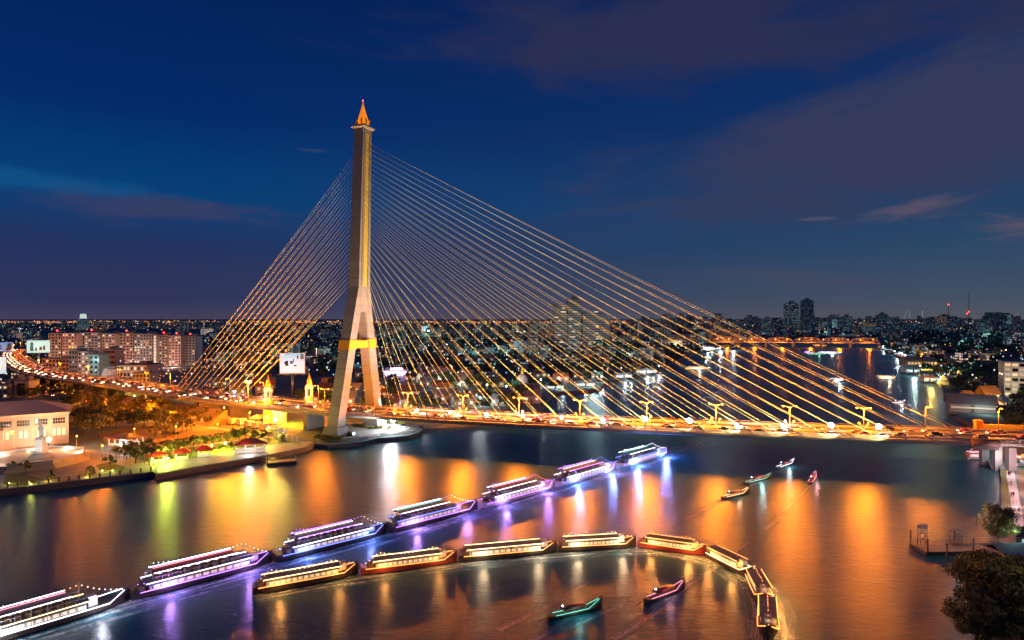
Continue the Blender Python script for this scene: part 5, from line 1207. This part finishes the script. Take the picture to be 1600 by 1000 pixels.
# ================================================================== BOATS
def hull(mb, L, W, D, bow=1.4, stern=.4, mi=0, n=14):
    vs = []; fs = []; K = 5
    for i in range(n+1):
        u = i/n; x_ = -L/2+L*u; wv = W/2*min(1, (1-u)*4.2)**.6*min(1, .72+u*1.6); wv = max(wv, .04)
        top = D+bow*max(0, (u-.72)/.28)**2+stern*max(0, (.12-u)/.12)
        vs += [(x_, -wv, top), (x_, -wv*.86, D*.3), (x_, 0, -.3), (x_, wv*.86, D*.3), (x_, wv, top)]
    for i in range(n):
        for k in range(K): k2 = (k+1) % K; fs.append((i*K+k, (i+1)*K+k, (i+1)*K+k2, i*K+k2))
    fs += [(0, 4, 3, 2, 1)[::-1], tuple(n*K+k for k in range(K))]
    return mb.add(vs, fs, mi)
def lead(mb, pts, r=.09): return mb.tube(pts, r, 4, 0, False, False)
def tour_boat(L, W, hullm, leds, label, two=True, roofm='roof_grey'):
    rb = random.Random(label)
    t = thing('river_boat', label, 'boat')
    hull(MB(), L, W, 1.5).build('hull', hullm, t)
    xa, xb = -L*rb.uniform(.36, .44), L*rb.uniform(.2, .33); cx = (xa+xb)/2; cl_ = xb-xa
    MB().box((cx, 0, 1.3), (cl_, W*.8, .15)).build('deck', 'wood', t)
    MB().box((cx, 0, 1.9), (cl_*.97, W*.72, 1.0)).build('cabin', 'hull_white', t)
    me = MB().box((0, 0, 0), (cl_/14*.72, .06, .62)).mesh('window', 'lit_window')
    for i in range(12):
        for sy in (-1, 1): link('window', me, t, (xa+cl_*(i+1)/13, sy*W*.365, 2.05))
    MB().box((cx, 0, 2.95), (cl_+.8, W*.88, .14)).build('roof', roofm, t)
    if two:
        MB().box((cx-1, 0, 4.75), (cl_*.8, W*.8, .12), 0, 0, .96).build('canopy', rb.choice(('dark_metal', 'roof_red', 'wood', 'roof_grey')), t)
        rr = MB()
        for sy in (-1, 1):
            rr.box((cx, sy*W*.42, 3.95), (cl_, .05, .06))
            for i in range(12): rr.box((xa+cl_*(i+.5)/12, sy*W*.42, 3.5), (.05, .05, .9))
        rr.build('railing', 'white_metal', t)
        for i in range(9):
            MB().box((xa+cl_*(i+1)/11, 0, 3.4), (.9, W*.5, .75), 0, 0, .9).build('table', 'wood', t)
    for i in range(7):
        for sy in (-1, 1): MB().tube([(xa+cl_*(i+.3)/7, sy*W*.37, 1.4), (xa+cl_*(i+.3)/7, sy*W*.37, 4.7 if two and i < 6 else 3.0)], .05, 4).build('post', 'white_metal', t)
    wh = MB().box((xb+L*.04, 0, 2.4), (1.6, W*.4, 1.9), 0, 0, .85).build('wheelhouse', 'hull_white', t); MB().box((xb+L*.04+.75, 0, 2.7), (.1, W*.3, .6)).build('windscreen', 'lit_window_soft', wh)
    tip = [(-L*.47, 2.2), (xa+1, 6.4 if two else 4.4), (xb-1, 6.0 if two else 4.2), (L*.47, 2.7)]
    for x_, z_ in tip[1:3]: MB().tube([(x_, 0, 3), (x_, 0, z_+.3)], .07, 5).build('mast', 'white_metal', t)
    if rb.random() < .75:
        for (x0, z0), (x1, z1) in zip(tip[:-1], tip[1:]):
            g = MB(); n = max(4, int(abs(x1-x0)/.9))
            for i in range(n):
                q = (i+.5)/n; g.ico((x0+(x1-x0)*q, 0, z0+(z1-z0)*q-3.2*q*(1-q)*min(1, abs(x1-x0)/12)), .11, 0, 5, 3)
            g.build('bulb_garland', rb.choice(leds), t)
    MB().box((xa-.9, 0, 2.0), (1.2, W*.55, .9), 0, 0, .9).build('stern_locker', 'wood', t)
    for i in range(2):
        for sy in (-1, 1):
            n = 12; pts = []
            y_ = W*.5+.03
            if i == 0: pts = [(-L*.46+L*.8*k/n, sy*y_*min(1, .86+.2*k/n), 1.62) for k in range(n+1)]+[(L*.46, sy*.55, 2.6)]
            else: pts = [(xa-.4, sy*W*.45, 3.08), (xb+.4, sy*W*.45, 3.08)]
            lead(MB(), pts, .085).build('light_string', leds[i], t)
    if two:
        for sy in (-1, 1): lead(MB(), [(cx-1-cl_*.4, sy*W*.41, 4.85), (cx-1+cl_*.4, sy*W*.41, 4.85)], .085).build('light_string', leds[2], t)
        lead(MB(), [(cx-1-cl_*.38, W*.12, 5.0), (cx-1+cl_*.38, W*.12, 5.0)], .06).build('light_string', leds[3], t)
    return t
def water_path(pts, n=60):
    P = [G(a, b, 0) for a, b in pts]; out = []
    for i in range(len(P)-1):
        p0 = P[max(i-1, 0)]; p1 = P[i]; p2 = P[i+1]; p3 = P[min(i+2, len(P)-1)]
        for k in range(n):
            t = k/n; out.append(.5*((2*p1)+(-p0+p2)*t+(2*p0-5*p1+4*p2-p3)*t*t+(-p0+3*p1-3*p2+p3)*t**3))
    out.append(P[-1]); return out
def along(path, off):
    acc = 0
    for i in range(1, len(path)):
        l = (path[i]-path[i-1]).length
        if acc+l >= off:
            d = path[i]-path[i-1]; return path[i-1]+d*((off-acc)/l), math.atan2(d.y, d.x)
        acc += l
    return None
COLS = {'white': (.85, .88, 1.), 'purple': (.5, .25, 1.), 'blue': (.2, .3, 1.), 'warm': (1., .7, .4), 'orange': (1., .4, .08)}
def convoy(path, start, specs):
    off = start
    for L, W, hm, leds, two, lab, colr_, e in specs:
        q = along(path, off+L/2)
        if q is None: break
        p, a = q; t = tour_boat(L, W, hm, leds, lab, two); t.location = (p.x, p.y, 0); t.rotation_euler.z = a
        u = Vector((math.cos(a), math.sin(a), 0)); nn = Vector((math.sin(a), -math.cos(a), 0))
        if nn.y > 0: nn = -nn
        for k in (-.28, .28): lamp(p+u*(L*k)+nn*(W*.5+1.3)+Vector((0, 0, 2.6)), COLS[colr_], e*2.6, .2)
        off += L+.4
pa = water_path([(-70, 1024), (0, 1000), (250, 925), (450, 872), (620, 828), (800, 780), (930, 742), (1030, 712), (1105, 692)])
W1 = ('led_purple', 'led_white', 'led_white', 'led_pink'); W2 = ('led_blue', 'led_white', 'led_purple', 'led_white'); W3 = ('led_purple', 'led_blue', 'led_white', 'led_teal'); W4 = ('led_white', 'led_warm', 'led_white', 'led_pink')
convoy(pa, 0, [(27, 5.2, 'hull_dark', W4, True, 'white and amber lit river boat cut by the lower left corner', 'white', 420),
    (29, 5.2, 'hull_dark', W1, True, 'purple-hulled lit river boat, second of the long line from the lower left', 'purple', 650),
    (30, 5.4, 'hull_dark', W2, True, 'blue rimmed lit river boat, third of the long line from the lower left', 'blue', 650),
    (31, 5.6, 'hull_dark', W3, True, 'violet and teal lit river boat in the middle of the long line', 'purple', 800),
    (34, 6.0, 'hull_white', W1, True, 'white river boat with purple rim lights, before the last two of the long line', 'purple', 1100),
    (36, 6.2, 'hull_white', W2, True, 'bright white and blue river boat, last but one towards the bridge', 'blue', 2200),
    (38, 6.4, 'hull_white', W3, True, 'river boat with blue glow nearest the bridge deck in the long line', 'blue', 3200)])
pb = water_path([(395, 930), (520, 905), (700, 880), (860, 864), (960, 857), (1040, 860), (1110, 875), (1165, 902), (1192, 940), (1200, 985), (1190, 1040)])
O1 = ('led_orange', 'led_warm', 'led_warm', 'led_warm'); O2 = ('led_orange', 'led_orange', 'led_warm', 'led_orange'); O3 = ('led_warm', 'led_orange', 'led_purple', 'led_warm')
convoy(pb, 0, [(22, 3.8, 'hull_dark', O1, False, 'low amber lit boat at the left start of the curving line', 'orange', 300),
    (22, 3.8, 'hull_red', O1, False, 'low red-hulled amber lit boat, second in the curving line', 'orange', 300),
    (24, 3.8, 'hull_dark', O1, False, 'low amber lit boat halfway along the curving line', 'warm', 350),
    (20, 3.6, 'hull_dark', O1, False, 'low amber lit boat where the curving line begins to bend', 'warm', 350),
    (16, 3.6, 'hull_red', O2, False, 'orange lit boat on the outer bend of the curving line', 'orange', 450),
    (14, 3.6, 'hull_dark', O3, False, 'orange and violet lit boat on the tight bend pointing down', 'orange', 450),
    (13, 3.6, 'hull_red', O2, False, 'orange lit boat heading out of the bottom of the picture', 'orange', 450),
    (14, 3.6, 'hull_dark', O2, False, 'orange lit boat at the bottom edge after the bend', 'orange', 300)])
def longtail(L, label, led, col, e):
    t = thing('longtail_boat', label, 'boat'); hull(MB(), L, 1.7, .6, 1.8, .2).build('hull', 'wood', t)
    c_ = MB().lathe([(.9, -L*.2), (.9, L*.2)], 10).build('canopy', 'hull_red', t); c_.rotation_euler = (0, PI/2, 0)
    c_.location = (-L*.05, 0, 1.5); c_.scale = (.35, 1, 1)
    for i in range(4):
        for sy in (-1, 1): MB().tube([(-L*.22+L*.12*i, sy*.75, .5), (-L*.22+L*.12*i, sy*.75, 1.5)], .04, 4).build('post', 'white_metal', t)
    for sy in (-1, 1): lead(MB(), [(-L*.4, sy*.72, .72), (L*.2, sy*.78, .72), (L*.44, sy*.15, 1.8)], .05).build('light_string', led, t)
    MB().tube([(-L*.48, 0, .9), (-L*.7, 0, .1)], .06, 5).build('propeller_shaft', 'dark_metal', t)
    MB().ico((-L*.25, 0, 2.0), .16, 0, 6, 4).build('lantern', 'bulb_white', t); return t
for k, (pxx, pyy, aa, L, led, c, e, lab) in enumerate((
        (1185, 752, .62, 16, 'led_teal', (.4, .9, .85), 900, 'slim longtail boat with teal lights, left of the pair below the deck'),
        (1228, 728, .75, 16, 'led_white', (.7, .9, 1), 900, 'slim longtail boat with white lights just below the deck'),
        (1150, 775, .60, 14, 'led_warm', (1, .7, .4), 400, 'slim longtail boat with amber lights, lowest of the group of three'),
        (1270, 750, 1.0, 15, 'led_pink', (1, .5, .5), 500, 'pink lit longtail boat heading up to the bridge on the right'),
        (1040, 930, .62, 12, 'led_pink', (1, .45, .6), 220, 'pink lit longtail boat inside the curving line'),
        (900, 958, .45, 12, 'led_teal', (.3, .9, .8), 240, 'teal lit longtail boat near the bottom middle'),
        (1405, 630, .5, 16, 'led_white', (.7, .9, 1), 1500, 'white lit longtail boat beyond the deck at the right cables'))):
    t = longtail(L, lab, led, c, e); p = G(pxx, pyy, 0); t.location = p; t.rotation_euler.z = aa; lamp(p+Vector((.5, -2.2, 1.8)), c, e*.8, .15)
def small_boat(pxx, pyy, rz, L, W, led, label, col, e, hm='hull_white'):
    t = tour_boat(L, W, hm, (led, led, led, led), label, False); p = G(pxx, pyy, 0); t.location = p; t.rotation_euler.z = rz; lamp(p+Vector((0, -W-1, 3)), col, e, .4); return t
small_boat(1307, 597, .7, 24, 5, 'led_white', 'white ferry turning in the river behind the right cables', (.85, .95, 1), 3500)
small_boat(1385, 593, 0, 18, 4.5, 'led_warm', 'small amber lit ferry in the open water beyond the deck', (1, .7, .5), 3500)
small_boat(1296, 553, -.1, 40, 8, 'led_white', 'far white ferry upriver left of the truss bridge lights', (.8, 1, .95), 9000)
small_boat(1262, 552, 0, 12, 5, 'led_purple', 'tiny purple lit boat far upriver', (.6, .2, 1), 5000)
small_boat(1276, 555, 0, 36, 8, 'led_teal', 'long dark barge with a green lamp far upriver', (.3, 1, .6), 1500, 'hull_dark')
small_boat(1090, 578, .05, 28, 6, 'led_warm', 'pale ferry crossing behind the cables by the left bank', (1, .8, .65), 3500)
small_boat(1281, 541, 0, 30, 8, 'led_orange', 'orange lit boat moored under the far truss bridge', SOD, 9000)
small_boat(1526, 718, 0, 7, 2.4, 'led_pink', 'small white boat with red canopy at the right bridge end', (1, .6, .7), 250)
for k in range(26):
    pxx = R.uniform(1376, 1412); pyy = 541+(pxx-1376)*.42+R.uniform(2, 4)
    if k > 17: pxx = R.uniform(1100, 1150); pyy = 548-(pxx-1100)*.12+R.uniform(1, 2)
    t = thing('moored_boat', 'small dark boat in the cluster moored beside the far bank', 'boat', G(pxx, pyy, 0), R.uniform(-.3, .3), 'moored boats along the far banks'); hull(MB(), 16, 4.5, 1.5).build('hull', 'hull_dark', t); MB().box((-1, 0, 2.4), (8, 3.2, 1.8)).build('cabin', 'hull_white', t); MB().ico((2, -1.8, 4), .8, 0, 6, 4).build('lantern', 'bulb_white' if k % 2 else 'lit_window_cool', t)
for q in (1100, 1120, 1140): lamp(G(q, 545)+Vector((0, -20, 8)), (.95, .95, .9), 26000, 1.5)
for q, yy in ((1380, 545), (1400, 553)): lamp(G(q, yy)+Vector((-6, -14, 7)), (.8, .95, 1), 16000, 1)
# boat wakes; the foam is also added to catch lamplight as glowing streaks
m, nt, b = base('foam')
uv = nt.new('ShaderNodeUVMap').outputs[0]; mp = nt.new('ShaderNodeMapping'); mp.inputs['Scale'].default_value = (.055, 1.5, 1); nt.put(mp.inputs[0], uv)
f = nt.noise(mp.outputs[0], 1.0, 5, .65, .3); f2 = nt.noise(uv, .8, 3, .6)
sx = nt.sep(uv); ed = nt.m('SUBTRACT', 1, nt.m('POWER', nt.m('ABSOLUTE', nt.m('MULTIPLY_ADD', sx[1], .2, 0)), 3), clamp=True)
al_ = nt.m('MULTIPLY', nt.m('MULTIPLY_ADD', nt.m('ADD', nt.m('MULTIPLY', f, .75), nt.m('MULTIPLY', f2, .25)), 6, -2.7, clamp=True), ed)
nt.put(b.inputs['Alpha'], nt.m('MULTIPLY', al_, .8)); b.inputs['Base Color'].default_value = (.75, .78, .8, 1); b.inputs['Roughness'].default_value = .6
def wake(path, w0, w1, label, a0=0, a1=None):
    P = path[a0:a1]; vs = []; fs = []; us = []; acc = 0; N = len(P)
    for i, p in enumerate(P):
        if i: acc += (P[i]-P[i-1]).length
        t = (P[min(i+1, N-1)]-P[max(i-1, 0)]).normalized(); q = Vector((-t.y, t.x, 0)); hw = w0+(w1-w0)*i/(N-1)
        vs += [p+q*hw+Vector((0, 0, .03)), p-q*hw+Vector((0, 0, .03))]; us += [(acc, 5), (acc, -5)]
    for i in range(N-1): fs.append((2*i, 2*i+1, 2*i+3, 2*i+2))
    mb = MB(); mb.add(vs, fs); me = mb.mesh('wake_foam', 'foam'); ul = me.uv_layers.new(name='UVMap')
    for l in me.loops: ul.data[l.index].uv = us[l.vertex_index]
    tag(link('wake_foam', me), label, kind='stuff')
wake(pa, 10, 9, 'streaky foam added to catch light along the long line of purple and white boats')
wake([p+Vector((0, 0, .02)) for p in pb], 6.5, 5.5, 'streaky foam added to catch light along the curving line of amber boats')
for px0, py0, px1, py1 in ((1090, 800, 1225, 732), (1070, 812, 1180, 755), (1195, 828, 1290, 735), (960, 1000, 1170, 848), (880, 985, 1000, 930), (780, 985, 925, 908), (820, 1010, 900, 960), (1330, 690, 1410, 628)):
    A_, B_ = G(px0, py0, 0), G(px1, py1, 0); wake([A_.lerp(B_, k/8)+Vector((0, 0, .01)) for k in range(9)], 1.6, .5, 'thin foam wake trailing a small boat')
# unused prototypes (never placed) are removed
for o in list(bpy.data.objects):
    if o.parent is None and o.type == 'EMPTY' and o.get('label') == '' :
        for c in list(o.children_recursive): bpy.data.objects.remove(c)
        bpy.data.objects.remove(o)
